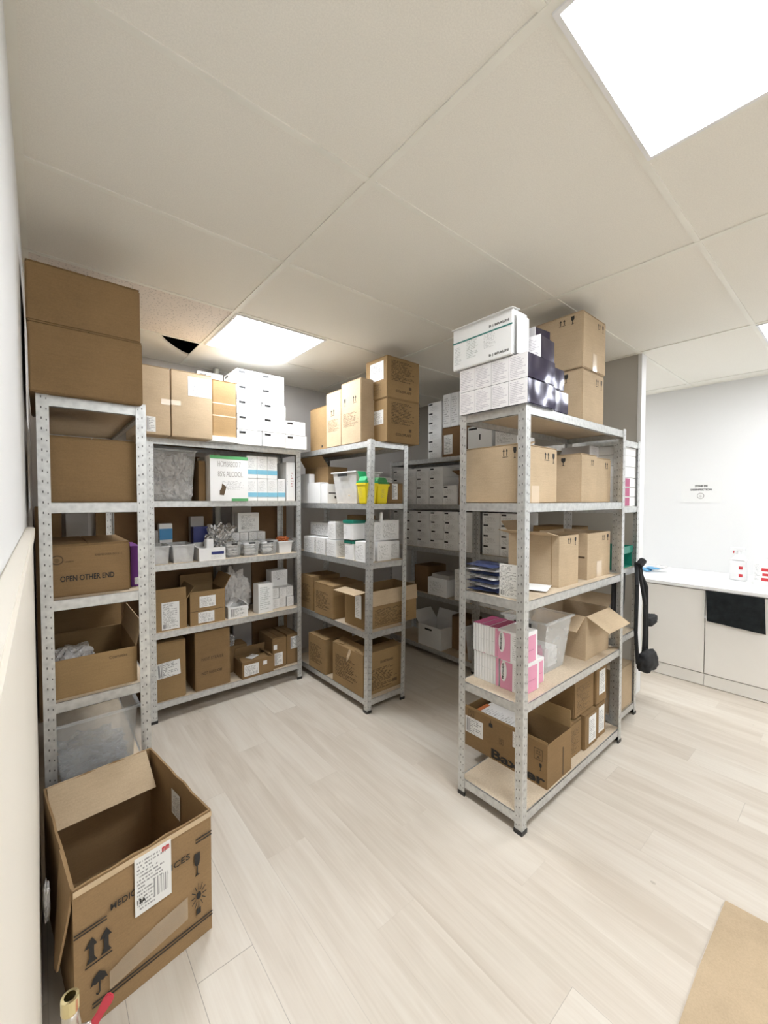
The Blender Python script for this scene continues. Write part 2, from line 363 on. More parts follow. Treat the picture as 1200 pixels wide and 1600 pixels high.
def text(name, M, w, h, s, mat, parent, rot=0, bold=.0):
    cu = bpy.data.curves.new('t', 'FONT'); cu.body = s; cu.size = 1; cu.extrude = .001; cu.offset = bold; cu.resolution_u = 3
    o = bpy.data.objects.new('t', cu); COL.objects.link(o); bpy.context.view_layer.update()
    me = bpy.data.meshes.new_from_object(o.evaluated_get(bpy.context.evaluated_depsgraph_get()))
    bpy.data.objects.remove(o)
    xs = [v.co.x for v in me.vertices]; ys = [v.co.y for v in me.vertices]
    x0, x1, y0, y1 = min(xs), max(xs), min(ys), max(ys)
    if rot: T = Matrix.Translation((w, 0, 0)) @ Matrix.Rotation(math.pi/2, 4, 'Z'); a, c = h, w
    else: T = Matrix(); a, c = w, h
    Sx = Matrix.Diagonal((a/(x1-x0), c/(y1-y0), .4, 1))
    me.transform(M @ T @ Sx @ Matrix.Translation((-x0, -y0, .001)))
    me.materials.clear(); me.materials.append(mat); me.name = name
    q = bpy.data.objects.new(name, me); COL.objects.link(q); q.parent = parent
    return q
def deco(par, w, d, h, decals):
    for t in decals:
        kind, f, u0, v0, u1, v1 = t[:6]
        M, W_, H_ = face_mat(f, w, d, h, u0, v0); a, c = (u1-u0)*W_, (v1-v0)*H_
        if kind == 'label': plate('shipping_label', M, a, c, t[6] if len(t) > 6 else L_TXT, par, tilt=t[7] if len(t) > 7 else 0)
        elif kind == 'panel': plate(t[7] if len(t) > 7 else 'printed_panel', M, a, c, t[6], par)
        elif kind == 'print': decal_quad('printed_text', M, a, c, t[6], par)
        elif kind == 'tape': plate('packing_tape', M, a, c, M_TAPEL, par, .0004)
        elif kind == 'text': text('printed_text', M, a, c, t[6], t[7] if len(t) > 7 else M_INK, par, t[8] if len(t) > 8 else 0, t[9] if len(t) > 9 else 0)
        else: symbol(kind_names.get(kind, 'printed_symbol'), M, a, c, kind, t[6] if len(t) > 6 else M_INK, par)
kind_names = {'arrows': 'this_way_up_mark', 'blockarrows': 'this_way_up_mark', 'glass': 'fragile_mark', 'umbrella': 'keep_dry_mark', 'sun': 'keep_from_heat_mark', 'crate': 'handling_mark', 'house': 'handling_mark', 'oval': 'printed_emblem', 'lines2': 'printed_line', 'rect': 'printed_mark'}
AR = lambda f, u, v, du=.1, dv=.12: ('arrows', f, u, v, u+du, v+dv)
GL = lambda f, u, v, du=.07, dv=.12: ('glass', f, u, v, u+du, v+dv)
random.seed(5)
def carton(label, x0, x1, y0, y1, z0, z1, mat, decals=(), rz=0, group=None, cat='box', name='cardboard_box', tape=False, bev=.004):
    """closed carton: body, two top flaps that meet in a seam, a strip of tape"""
    w, d, h = x1-x0, y1-y0, z1-z0
    r = root(name, label, cat, ((x0+x1)/2, (y0+y1)/2, z0), rz, group)
    bm = BM(); bx(bm, -w/2, w/2, -d/2, d/2, 0, h-.004); obj('body', bm, mat, r, bevel=bev)
    for s in (-1, 1):
        bm = BM()
        if w >= d: bx(bm, -w/2+.001, w/2-.001, min(0, s*d/2)+.001, max(0, s*d/2)-.001, h-.0035, h)
        else: bx(bm, min(0, s*w/2)+.001, max(0, s*w/2)-.001, -d/2+.001, d/2-.001, h-.0035, h)
        obj('top_flap', bm, mat, r, bevel=.0012)
    if tape:
        bm = BM()
        if w >= d:
            bx(bm, -w/2, w/2, -.024, .024, h, h+.0006)
            for s in (-1, 1): bx(bm, *sorted((s*w/2, s*(w/2+.0006))), -.024, .024, h-.055, h+.0006)
        else:
            bx(bm, -.024, .024, -d/2, d/2, h, h+.0006)
            for s in (-1, 1): bx(bm, -.024, .024, *sorted((s*d/2, s*(d/2+.0006))), h-.055, h+.0006)
        obj('tape_strip', bm, M_TAPEL, r)
    deco(r, w, d, h, decals)
    return r
def flap(par, side, w, d, h, length, ang, mat, inset=.002, skew=0, t=.004):
    """ang: 0 stands straight up, 90 out flat, 180 hangs down outside, negative folds inward"""
    if side in 'FB': L_ = w; base = Matrix.Translation((0, -d/2 if side == 'F' else d/2, h)) @ (Matrix() if side == 'F' else Matrix.Rotation(math.pi, 4, 'Z'))
    else: L_ = d; base = Matrix.Translation((-w/2 if side == 'L' else w/2, 0, h)) @ Matrix.Rotation(-math.pi/2 if side == 'L' else math.pi/2, 4, 'Z')
    M = base @ Matrix.Rotation(R(ang), 4, 'X')
    bm = BM(); k = L_/2 - inset
    P = [(-k, 0), (k, 0), (k - length*.04 + skew, length), (-k + length*.04 + skew, length)]
    M2 = M @ Matrix.Rotation(R(90), 4, 'X')   # prism plane -> x / up
    prism(bm, P, -t if ang >= 0 else 0, 0 if ang >= 0 else t, M2)
    return obj('top_flap', bm, mat, par, bevel=.0008)
def open_carton(label, x0, x1, y0, y1, z0, z1, mat, flaps=(), decals=(), rz=0, group=None, t=.004, name='open_cardboard_box', inner=None):
    w, d, h = x1-x0, y1-y0, z1-z0
    r = root(name, label, 'box', ((x0+x1)/2, (y0+y1)/2, z0), rz, group)
    bm = BM(); bx(bm, -w/2, w/2, -d/2, -d/2+t, 0, h); bx(bm, -w/2, w/2, d/2-t, d/2, 0, h)
    bx(bm, -w/2, -w/2+t, -d/2+t, d/2-t, 0, h); bx(bm, w/2-t, w/2, -d/2+t, d/2-t, 0, h); bx(bm, -w/2+t, w/2-t, -d/2+t, d/2-t, 0, t)
    obj('body', bm, mat, r)
    for s, L_, a in flaps: flap(r, s, w, d, h, L_, a, inner or mat)
    deco(r, w, d, h, decals)
    return r
def slot_box(label, x0, x1, y0, y1, z0, z1, faces='F', group=None, rz=0, text_print=True, mat=None):
    """white folding box with a lid line and dark hand slots"""
    w, d, h = x1-x0, y1-y0, z1-z0
    r = root('white_box', label, 'box', ((x0+x1)/2, (y0+y1)/2, z0), rz, group)
    bm = BM(); bx(bm, -w/2, w/2, -d/2, d/2, 0, h); obj('body', bm, mat or M_WHITE, r, bevel=.0025)
    for f in faces:
        M, W_, H_ = face_mat(f, w, d, h, .08, .74); plate('hand_slot', M, .26*W_, .15*H_, M_BLACK, r)
        if text_print:
            M, W_, H_ = face_mat(f, w, d, h, .15, .12, .0003); decal_quad('printed_text', M, .7*W_, .5*H_, P_GREY, r)
    return r
def small_box(label, x0, x1, y0, y1, z0, z1, mat, decals=(), rz=0, group=None, name='small_box', bev=.0018):
    w, d, h = x1-x0, y1-y0, z1-z0
    r = root(name, label, 'box', ((x0+x1)/2, (y0+y1)/2, z0), rz, group)
    bm = BM(); bx(bm, -w/2, w/2, -d/2, d/2, 0, h-.0012); obj('body', bm, mat, r, bevel=bev)
    bm = BM(); bx(bm, -w/2+.0015, w/2-.0015, -d/2+.0015, d/2-.0015, h-.0011, h); obj('tuck_lid', bm, mat, r)
    deco(r, w, d, h, decals)
    return r
def bin_(label, x0, x1, y0, y1, z0, z1, mat, taper=.015, rim=.008, group=None, name='plastic_bin', cat='bin', handle=None, rz=0, rimmat=None):
    w, d, h = x1-x0, y1-y0, z1-z0; t = .002
    r = root(name, label, cat, ((x0+x1)/2, (y0+y1)/2, z0), rz, group)
    bm = BM()
    def ring(a, c, z): return [bm.verts.new(p) for p in ((-a,-c,z),(a,-c,z),(a,c,z),(-a,c,z))]
    a, c = w/2-rim, d/2-rim
    R0 = ring(a-taper, c-taper, 0); R1 = ring(a, c, h); R2 = ring(a-t, c-t, h); R3 = ring(a-taper-t, c-taper-t, t)
    bm.faces.new(R0)
    for A, B in ((R0, R1), (R1, R2), (R2, R3)):
        for i in range(4): bm.faces.new([A[i], A[(i+1)%4], B[(i+1)%4], B[i]])
    bm.faces.new(R3)
    obj('tub', bm, mat, r)
    bm = BM(); o, i_ = (w/2, d/2), (a, c); z = h-.008
    bx(bm, -o[0], o[0], -o[1], -i_[1], z, h+.001); bx(bm, -o[0], o[0], i_[1], o[1], z, h+.001)
    bx(bm, -o[0], -i_[0], -i_[1], i_[1], z, h+.001); bx(bm, i_[0], o[0], -i_[1], i_[1], z, h+.001)
    obj('rim', bm, rimmat or mat, r, bevel=.001)
    if handle:
        M, W_, H_ = face_mat(handle, w, d, h, .32, .86, .001); plate('handle', M, .36*W_, .07*H_+.004, M_BLACK, r, .004)
    return r
def crumple(name, cx, cy, z0, sx, sy, sz, mat, seed=0, amp=.25, freq=4.5, parent=None, sub=4, pinch=0):
    bm = BM(); bmesh.ops.create_icosphere(bm, subdivisions=sub, radius=1)
    for v_ in bm.verts:
        p = v_.co.normalized(); q = p*freq*.5 + Vector((seed*3.1, seed*1.7, seed))
        n = noise.fractal(q, 1.0, 2.0, 4); rdg = abs(noise.noise(q*1.7))*1.2
        rr = 1 + amp*(n + rdg - .35)
        # squarish bulge
        s = max(abs(p.x), abs(p.y), abs(p.z)); rr *= (1/s)**.45
        k = 1 - pinch*max(0, p.z)
        v_.co = Vector((p.x*rr*sx*k, p.y*rr*sy*k, max(-.98, p.z*rr)*sz + sz))
    lo = min(v_.co.z for v_ in bm.verts)
    for v_ in bm.verts: v_.co.z -= lo
    return obj(name, bm, mat, parent, smooth=False, loc=(cx, cy, z0))
def packet(bm, cx, cy, cz, w, d, t, rz=0, rx=0):
    M = Matrix.Translation((cx, cy, cz)) @ Matrix.Rotation(rz, 4, 'Z') @ Matrix.Rotation(rx, 4, 'X')
    n = 8; top = []; bot = []
    for j in range(n+1):
        for i in range(n+1):
            u, v_ = i/n*2-1, j/n*2-1
            k = max(0, (1-u*u)*(1-v_*v_))**.5
            wob = noise.noise(Vector((u*2+cx*40, v_*2+cy*30, cz*20)))*t*.2
            top.append(bm.verts.new(M @ Vector((u*w/2, v_*d/2, t*.5*k + wob)))); bot.append(bm.verts.new(M @ Vector((u*w/2, v_*d/2, -t*.5*k + wob - .0004))))
    for j in range(n):
        for i in range(n):
            q = [j*(n+1)+i, j*(n+1)+i+1, (j+1)*(n+1)+i+1, (j+1)*(n+1)+i]
            bm.faces.new([top[k] for k in q]); bm.faces.new([bot[k] for k in q[::-1]])

# ---------------------------------------------------------------- the room
def slab(name, x0, x1, y0, y1, z0, z1, mat, bevel=0):
    bm = BM(); bx(bm, x0, x1, y0, y1, z0, z1); return struct(obj(name, bm, mat, None, bevel))
slab('floor', XW-.1, XE+.1, YS-.1, YN+.1, -.06, 0, M_FLOOR)
slab('wall_left', XW-.1, XW, YS, YN, 0, HC+.35, M_WALL)
slab('wall_right', XE, XE+.1, YS, YN, 0, HC+.35, M_WALL)
slab('wall_back', XW-.1, XE+.1, YN, YN+.1, 0, HC+.35, M_BACKW)
slab('wall_front', XW-.1, XE+.1, YS-.1, YS, 0, HC+.35, M_WALL)
slab('wall_partition', 3.27, 3.335, 1.08, YN, 0, HC, M_PART)
slab('trim_1', 3.262, 3.345, 1.055, 1.08, 0, HC, M_WALL, .002)          # white end strip of the partition
bm = BM(); bx(bm, XW, -.022, YS, 1.80, 0, 1.285)
bx(bm, XW, -.016, YS, 1.80, 1.285, 1.31)
struct(obj('trim_2', bm, M_WAINS, None, .003))                          # cream wainscot board with its cap
# ceiling tiles and void
bm = BM(); TX0, TY0, T = .838, 1.0665, .6
xs = [XW] + [TX0 + 1.2*k for k in range(0, 4)] + [XE]
ys = [YS] + [TY0 + T*k for k in range(-7, 4)] + [YN]
special = []
for i in range(len(xs)-1):
    for j in range(len(ys)-1):
        a, c, e, f = xs[i], xs[i+1], ys[j], ys[j+1]
        if i == 0 and abs(e-2.8665) < .01: continue
        if i == 0 and abs(e-2.2665) < .01: special.append((a, c, e, f)); continue
        bx(bm, a, c, e, f, HC, HC+.015)
# the broken tile: its corner by the light is torn away
prism(bm, [(XW, 2.8665), (.591, 2.8665), (.60, 2.91), (.625, 2.955), (.66, 3.01), (.70, 3.06), (.745, 3.11), (.79, 3.15), (.838, 3.172), (.838, YN), (XW, YN)], HC, HC+.015)
struct(obj('ceiling', bm, M_TILE))
bm = BM(); [bx(bm, a, c, e, f, HC, HC+.015) for a, c, e, f in special]
struct(obj('trim_3', bm, M_TILE2))                                      # the one fissured tile
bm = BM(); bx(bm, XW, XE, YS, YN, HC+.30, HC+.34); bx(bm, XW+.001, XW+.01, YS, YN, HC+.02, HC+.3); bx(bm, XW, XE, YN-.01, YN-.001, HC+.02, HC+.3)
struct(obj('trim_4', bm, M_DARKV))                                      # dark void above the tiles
bm = BM()
for x in [TX0 + 1.2*k for k in range(0, 4)]: bx(bm, x-.012, x+.012, YS, YN, HC-.005, HC+.001)
for y in [TY0 + T*k for k in range(-7, 4)]: bx(bm, XW, XE, y-.010, y+.010, HC-.004, HC+.001)
bx(bm, XW, XW+.02, YS, YN, HC-.003, HC+.0012); bx(bm, XE-.02, XE, YS, YN, HC-.003, HC+.0012); bx(bm, XW, XE, YN-.02, YN, HC-.0025, HC+.0014)
bx(bm, 1.438-.010, 1.438+.010, TY0-2*T, TY0-T, HC-.0046, HC+.0015); bx(bm, 1.438-.010, 1.438+.010, TY0+2*T, TY0+3*T, HC-.0046, HC+.0015)
bx(bm, 3.838-.010, 3.838+.010, TY0-2*T, TY0-T, HC-.0046, HC+.0015)
struct(obj('trim_5', bm, M_GRID))                                       # suspended grid of T bars
def lamp(x, y, label):
    r = root('ceiling_light', label, 'light', (x+.3, y+.3, HC))
    bm = BM()
    for a in ((-.29, .29, -.29, -.278), (-.29, .29, .278, .29), (-.29, -.278, -.278, .278), (.278, .29, -.278, .278)): bx(bm, *a, -.010, .0)
    obj('frame', bm, M_WPLAS, r)
    bm = BM(); bx(bm, -.278, .278, -.278, .278, -.006, -.001); obj('diffuser', bm, M_LAMP, r)
lamp(TX0, TY0-2*T, 'large square light panel cut by the top right corner of the photo')
lamp(TX0, TY0+2*T, 'square ceiling light panel glowing above the white boxes at the back left')
lamp(TX0+2.4, TY0-2*T, 'ceiling light panel just showing at the right edge near the white wall')
lamp(TX0+3.0, TY0+2*T, 'added ceiling light panel above the counter, unseen behind the partition')  # added out of view to brighten the counter wall
lamp(TX0+2.4, TY0-6*T, 'added unseen ceiling light panel behind the camera on the right')  # added out of view as extra light for the foreground
lamp(TX0, TY0-6*T, 'added unseen ceiling light panel behind the camera on the left')  # second added panel out of view, extra foreground light

# ---------------------------------------------------------------- metal shelving
def shelf_unit(label, X0, X1, Y0, Y1, levels, H=1.795, lean=0.0):
    r = root('shelving_unit', label, 'shelf', ((X0+X1)/2, (Y0+Y1)/2, 0), 0, 'galvanised shelving units')
    w, d = X1-X0, Y1-Y0; hw, hd = w/2, d/2; t = .002; fl = .036
    for sx_ in (-1, 1):
        for sy in (-1, 1):
            bm = BM()
            bx(bm, *sorted((0, -sx_*fl)), *sorted((0, -sy*t)), 0.003, H)
            bx(bm, *sorted((0, -sx_*t)), *sorted((-sy*t, -sy*fl)), 0.003, H)
            p = obj('post', bm, M_POST, r, loc=(sx_*hw, sy*hd, 0)); p.rotation_euler.y = math.atan(lean)
            bm = BM(); bx(bm, *sorted((sx_*.002, -sx_*(fl+.002))), *sorted((sy*.002, -sy*.006)), 0, .018)
            bx(bm, *sorted((sx_*.002, -sx_*.006)), *sorted((-sy*.006, -sy*(fl+.002))), 0, .018)
            obj('foot_cap', bm, M_BLACK, p)
    for z in levels:
        i = .003
        for s in (-1, 1):
            bm = BM(); bx(bm, -hw+.01, hw-.01, *sorted((s*(hd-i), s*(hd-i-.0015))), z-.039, z+.0005); bx(bm, -hw+.01, hw-.01, *sorted((s*(hd-i), s*(hd-i-.018))), z-.039, z-.0375)
            bx(bm, -hw+.01, hw-.01, *sorted((s*(hd-i), s*(hd-i-.006))), z-.0005, z+.0005)
            obj('beam', bm, M_BEAM, r, loc=(lean*z, 0, 0))
            bm = BM(); bx(bm, *sorted((s*(hw-i), s*(hw-i-.0015))), -hd+.01, hd-.01, z-.039, z+.0005); bx(bm, *sorted((s*(hw-i), s*(hw-i-.018))), -hd+.01, hd-.01, z-.039, z-.0375)
            bx(bm, *sorted((s*(hw-i), s*(hw-i-.006))), -hd+.01, hd-.01, z-.0005, z+.0005)
            obj('beam', bm, M_BEAM, r, loc=(lean*z, 0, 0))
        bm = BM(); bx(bm, -hw+.006, hw-.006, -hd+.006, hd-.006, z-.009, z); obj('shelf_board', bm, M_CHIP, r, loc=(lean*z, 0, 0))
    return r
U1 = (-.007, .333, 1.895, 2.935); L1 = [1.775, 1.39, 1.033, .655, .25]
U2 = (.50, 1.545, 2.841, 3.18);  L2 = [1.785, 1.393, .992, .564, .12]
U3 = (1.605, 1.938, 2.083, 3.12); L3 = [1.785, 1.375, .985, .525, .085]
UR = (1.505, 2.552, .900, 1.238); LR = [1.79, 1.387, .977, .546, .08]
U4 = (2.635, 2.968, .960, 2.0);  L4 = [1.765, 1.36, .972, .558, .08]
U5 = (2.635, 2.968, 2.003, 3.045)
shelf_unit('grey steel shelving unit against the left wall, its narrow end to the camera', *U1, L1, 1.785)
shelf_unit('grey steel shelving unit along the back wall under the stacked white boxes', *U2, L2)
shelf_unit('grey steel shelving unit in the middle holding the yellow sharps containers', *U3, L3, lean=.019)
shelf_unit('grey steel shelving unit nearest on the right with pink boxes', *UR, LR, 1.80)
shelf_unit('grey steel shelving unit with black bags hanging, behind the right unit', *U4, L4, 1.775)
shelf_unit('grey steel shelving unit in the dark aisle filled with white slotted boxes', *U5, L4, 1.775)

# ---------------------------------------------------------------- unit against the left wall
carton('large plain brown box on the left unit, lower of the tall pair', -.024, .318, 1.862, 2.45, 1.776, 2.018, K_DARK, tape=False)
carton('large plain brown box just below the ceiling at the left wall', -.027, .313, 1.862, 2.42, 2.018, 2.222, K_DARK, tape=False)
carton('plain brown box under the top shelf of the left unit', .010, .304, 1.935, 2.42, 1.39, 1.638, K_DARK, [('print','F',.05,.45,.95,.55,P_INK2)] and [], tape=False)
carton('brown box printed OPEN OTHER END on the left unit', -.002, .277, 1.95, 2.36, 1.033, 1.232, K_DARK,
       [('text','F',.19,.29,.80,.40,'OPEN OTHER END',M_INK,0,.02), ('text','F',.58,.745,.90,.785,'DISPENSER BOX 2',M_INKB), ('oval','F',.09,.62,.23,.80,M_INKB), ('text','F',.25,.66,.34,.685,'made in',M_INKB)])
small_box('narrow purple box standing right of the OPEN OTHER END box', .286, .322, 2.0, 2.2, 1.033, 1.205, M_PURP, [('label','F',.35,.05,.95,.22,L_TXT)])
open_carton('wide low open brown box on the fourth shelf of the left unit', 0.012, .292, 1.93, 2.33, .655, .80, K_MID,
            [('R', .10, 12)], [('text','F',.66,.78,.88,.86,'Cosmetics',M_INKB)], inner=K_IN)
carton('brown box standing behind the wide open box on the left unit', .005, .30, 2.41, 2.80, .655, .90, K_DARK)
crumple('film_wrapped_bundle', .09, 2.13, .66, .07, .12, .062, M_BAG, 3)
tag(bpy.data.objects['film_wrapped_bundle'], 'crumpled plastic film inside the wide open box on the left unit', 'plastic bag')
bin_('clear plastic storage tub on the lowest shelf of the left unit', .012, .305, 1.94, 2.36, .25, .545, M_CLEAR, .02, .012)
crumple('plastic_bag', .155, 2.12, .256, .115, .15, .06, M_BAGT, 8, .35, 6)
tag(bpy.data.objects['plastic_bag'], 'crumpled clear bag heaped in the tub at the bottom left', 'plastic bag')
for k, (x0, x1, z1, y) in enumerate(((-.03, .10, 1.33, 3.32), (.12, .235, 1.36, 3.30), (.28, .40, 1.34, 3.33))):
    small_box(['dark brown board standing far behind the left unit beside the wall', 'grey board standing behind the left unit', 'brown board seen behind the left unit next to the corner post'][k],
              x0, x1, y, y+.02, 0, 1.36 + .0*k, [K_DARK, M_GREYB, K_DARK][k], name='board_panel')

# ---------------------------------------------------------------- unit along the back wall
# top shelf
z = 1.785
carton('brown box with a small barcode label, left end of the back unit top', .43, .608, 2.72, 3.10, z, 2.188, K_LIGHT, [('label','F',.28,.04,.55,.26,L_BAR), ('tape','F',.72,.46,1,.54)], tape=False)
carton('brown box with a white delivery label at its upper right, back unit top', .613, .852, 2.72, 3.10, z, 2.190, K_LIGHT, [('label','F',.40,.64,.98,.93,L_TXT), ('tape','F',0,.47,.22,.54)], tape=False)
small_box('thin white box lying flat under the narrow brown carton', .84, 1.03, 2.76, 3.05, z, z+.035, M_WHITE)
carton('narrow brown carton with creased side between label box and white boxes', .872, 1.026, 2.78, 3.05, z+.035, 2.19, K_MID, [('tape','F',.0,.58,1,.60), ('tape','F',.0,.36,1,.38)], tape=False)
H_ = .1035
G1 = 'white slotted boxes stacked on the back unit'
slot_box('white slotted box at the very back, highest, above the brown carton', .86, 1.035, 3.06, 3.17, 2.19, 2.31, 'FL', G1)
names = ['lowest', 'second from bottom', 'middle', 'second from top', 'topmost']
for k in range(5): slot_box('white slotted box in the five high column, %s of its stack' % names[k], 1.040 + .002*(k % 2), 1.214 + .002*(k % 2), 2.80, 3.05, z+k*H_, z+(k+1)*H_-.002, 'FL', G1)
for k in range(2): slot_box('white slotted box right of the five high column, %s of the two below the gap' % ('lower', 'upper')[k], 1.220, 1.396, 2.79, 3.04, z+k*H_, z+(k+1)*H_-.002, 'FL', G1)
for k in range(3): slot_box('white slotted box on the shoulder column, %s of its upper three' % ('lowest', 'middle', 'topmost')[k], 1.212+(.012 if k == 0 else 0), 1.390+(.012 if k == 0 else 0), 2.80, 3.05, z+(2+k)*H_, z+(3+k)*H_-.002, 'FL', G1)
for k in range(2): slot_box('white slotted box at the right end of the back unit, %s one' % ('lower', 'upper')[k], 1.402, 1.578-.012*k, 2.80, 3.05, z+k*H_, z+(k+1)*H_-.002, 'FL', G1)
# fourth shelf (1.393)
z = 1.393
bin_('clear tub stuffed with grey plastic bags, back unit', .515, .80, 2.86, 3.14, z, z+.33, M_CLEAR, .025, .01)
for k, (cx, cz, sx, sy, sz) in enumerate([(.60, .02, .085, .10, .075), (.72, .02, .065, .09, .07), (.60, .15, .08, .10, .085), (.73, .14, .06, .09, .09)]):
    o = crumple('plastic_bag', cx, 3.0, z+cz-.012, sx, sy, sz, M_BAG, k+20, .3)
    tag(o, 'crumpled grey film bag in the clear tub, ' + ['lower left', 'lower right', 'upper left', 'upper right'][k] + ' one', 'plastic bag', 'bags in the clear tub')
r = open_carton('white and green box with a torn hole and faint print, back unit', .862, 1.118, 2.815, 3.10, z, z+.305, M_WHITE, [],
    [('panel','F',0,.93,1,1,M_GREENB,'green_stripe'), ('panel','F',.55,.0,1,.06,M_GREENB,'green_stripe'), ('text','F',.2,.76,.8,.88,'HOMBRECO 7',M_GREYB), ('text','F',.2,.54,.86,.66,'85% ALCOOL',M_GREYB), ('print','F',.3,.25,.95,.45,P_GREY)], name='torn_box')
bm = BM(); Mh, a, c = face_mat('F', .256, .285, .305, .24, .14, .0006)
prism(bm, [(0,.0),(.028,-.004),(.038,.030),(.044,.055),(.016,.075),(.012,.045),(.0,.028)], 0, .0008, Mh); obj('torn_hole', bm, M_INKB, r)
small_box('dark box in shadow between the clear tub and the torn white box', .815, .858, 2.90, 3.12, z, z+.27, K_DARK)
BB = [('panel','F',0,.18,1,.38,M_SKY,'blue_band'), ('print','F',.1,.45,.9,.9,P_GREY)]
for k in range(3):
    for j in range(2):
        small_box('white box with light blue band, %s row, %s' % (('lower','upper')[j], ('next to the torn box','middle of three','right of three')[k]), 1.128+.078*k, 1.204+.078*k, 2.86, 3.05, z+j*.163, z+(j+1)*.163-.002, M_WHITE, BB, group='blue banded white boxes')
small_box('single white box with light blue band at the right end of the blue banded ones', 1.364, 1.424, 2.86, 3.05, z, z+.165, M_WHITE, BB, group='blue banded white boxes')
small_box('tall white box beside the right post of the back unit', 1.440, 1.512, 2.87, 3.08, z, z+.295, M_WHITE, [('print','F',.5,.35,.85,.75,P_RED), ('panel','F',.1,.42,.16,.68,P_GREY)])
# third shelf (.992)
z = .992
bin_('first clear drawer bin from the left on the back unit', .515, .632, 2.87, 3.10, z, z+.115, M_FROST, .008, .006)
bin_('second clear drawer bin from the left on the back unit', .638, .782, 2.87, 3.10, z, z+.115, M_FROST, .008, .006)
for nm, x0, x1 in (('first', .525, .60), ('second', .66, .74)):
    small_box('white sachet box inside the %s clear drawer bin' % nm, x0, x1, 2.90, 3.04, z+.004, z+.085, M_WHITE, [('print','F',.1,.2,.9,.8,P_GREY)])
small_box('white and blue box standing behind the clear drawer bins', .615, .695, 3.105, 3.16, z, z+.245, M_WHITE, [('panel','F',0,.55,1,.86,M_BLUE,'blue_panel'), ('panel','F',0,.05,.9,.24,M_BLUE,'blue_panel')])
small_box('grey carton behind the first clear drawer bin', .515, .608, 3.105, 3.16, z, z+.20, M_GREYB, [('panel','F',.6,.3,.95,.5,M_RED,'red_spot')] and [])
small_box('dark grey carton behind the navy box', .815, .905, 3.11, 3.165, z, z+.29, M_GREYB)
small_box('navy and white box standing behind on the third shelf', .812, .91, 3.03, 3.105, z, z+.22, M_NAVYP, [('panel','F',0,.35,1,.5,M_WHITE,'white_band'), ('panel','F',0,0,1,.2,M_WHITE,'white_band')])
r = open_carton('open white box with a navy label on the front edge', .80, .972, 2.86, 3.0, z, z+.085, M_WHITE, [('L', .03, 60)], [('panel','F',.46,.45,.94,.68,M_NAVYP,'navy_label'), ('print','F',.45,.1,.95,.35,P_GREY)], name='open_white_box')
small_box('small white leaflet box leaning inside the navy labelled box', .855, .905, 2.90, 2.93, z+.006, z+.14, M_WHITE, rz=R(12))
o = crumple('silver_bag', .985, 3.03, z, .10, .075, .115, M_FOIL, 5, .4); tag(o, 'crumpled silver and clear bag rising behind the clear trays', 'plastic bag')
small_box('white box with a fold out lid standing on small boxes', 1.135, 1.30, 3.06, 3.13, z+.165, z+.31, M_WHITE, [('panel','F',.1,.1,.9,.9,L_DOC)])
open_r = small_box('grey open lid flap rising above the upright white box', 1.12, 1.27, 3.135, 3.15, z+.0, z+.37, M_GREYB, name='cardboard_sheet')
for k in range(4): small_box('small white square box, %s of the row of four' % ('first','second','third','last')[k], 1.075+.068*k, 1.138+.068*k, 3.04, 3.13, z, z+.163, M_WHITE, [('print','F',.1,.45,.9,.95,P_GREY)], group='row of four small white boxes')
tl = ['leftmost, full of wrapped syringes', 'second, holding white packs', 'third, full of green white packs', 'last, by the right post']
for k, (x0, x1) in enumerate([(.985,1.098),(1.106,1.232),(1.242,1.372),(1.512,1.562)]):
    bin_('small clear tray on the back unit, ' + tl[k], x0, x1, 2.88, 3.02, z, z+.105, M_CLEAR, .008, .006, 'small clear trays', handle='F')
    if k < 3:
        for j in range(4):
            bm = BM(); packet(bm, 0, 0, 0, (x1-x0)*.62, .09, .026, R(random.uniform(-14, 14)), R(random.uniform(-8, 8)))
            o = obj('sachet', bm, [M_BAG, M_WHITE, M_WPLAS][k], None, smooth=True, loc=((x0+x1)/2, 2.95, z+.02+j*.02))
            tag(o, 'flat wrapped sachet in the %s clear tray, %s in the pile' % (('leftmost','second','third')[k], ('lowest','second lowest','third','topmost')[j]), 'sachet', 'sachets in the clear trays')
r = bin_('white tub heaped with orange needles beside the clear trays', 1.38, 1.505, 2.89, 3.02, z, z+.09, M_WPLAS, .008, .006)
o = crumple('orange_caps', 1.443, 2.955, z+.068, .042, .042, .028, M_ORG, 2, .35, 9); tag(o, 'heap of orange caps in the white tub', 'caps', kind='stuff')
# second shelf (.564)
z = .564
open_carton('open brown box with tall label, left end of the second shelf', .515, .722, 2.87, 3.13, z, z+.185, K_MID, [('F',.085,4),('R',.09,35),('L',.06,25)], [('label','F',.28,.04,.78,.98,L_DOC)])
o = small_box('flat white pack lying in the open brown box with tall label', .56, .68, 2.92, 3.08, z+.19, z+.205, M_WHITE)
open_carton('open brown box with two labels beside the tall label box', .742, .968, 2.87, 3.13, z, z+.22, K_MID, [('F',.004,0),('R',.10,28),('B',.08,10)],
            [('panel','F',0,.415,1,.43,M_INKB,'box_seam'), ('label','F',.26,.52,.72,.86,L_TXT), ('label','F',.22,.05,.68,.38,L_TXT)])
open_carton('small open white box with barcode in front of the plastic bag', .99, 1.13, 2.87, 2.98, z, z+.08, M_WHITE, [('L',.05,-50),('R',.05,-45)], [('label','F',.08,.1,.92,.9,L_BAR)], name='open_white_box')
o = crumple('plastic_bag', 1.10, 3.065, z, .115, .075, .15, M_BAG, 11, .35, 5, pinch=.35); tag(o, 'big crumpled see through bag on the second shelf of the back unit', 'plastic bag')
small_box('tall white carton standing alone on the second shelf', 1.205, 1.325, 2.875, 2.955, z, z+.215, M_WHITE, [('print','F',.1,.1,.9,.9,P_TEAL)], rz=R(6))
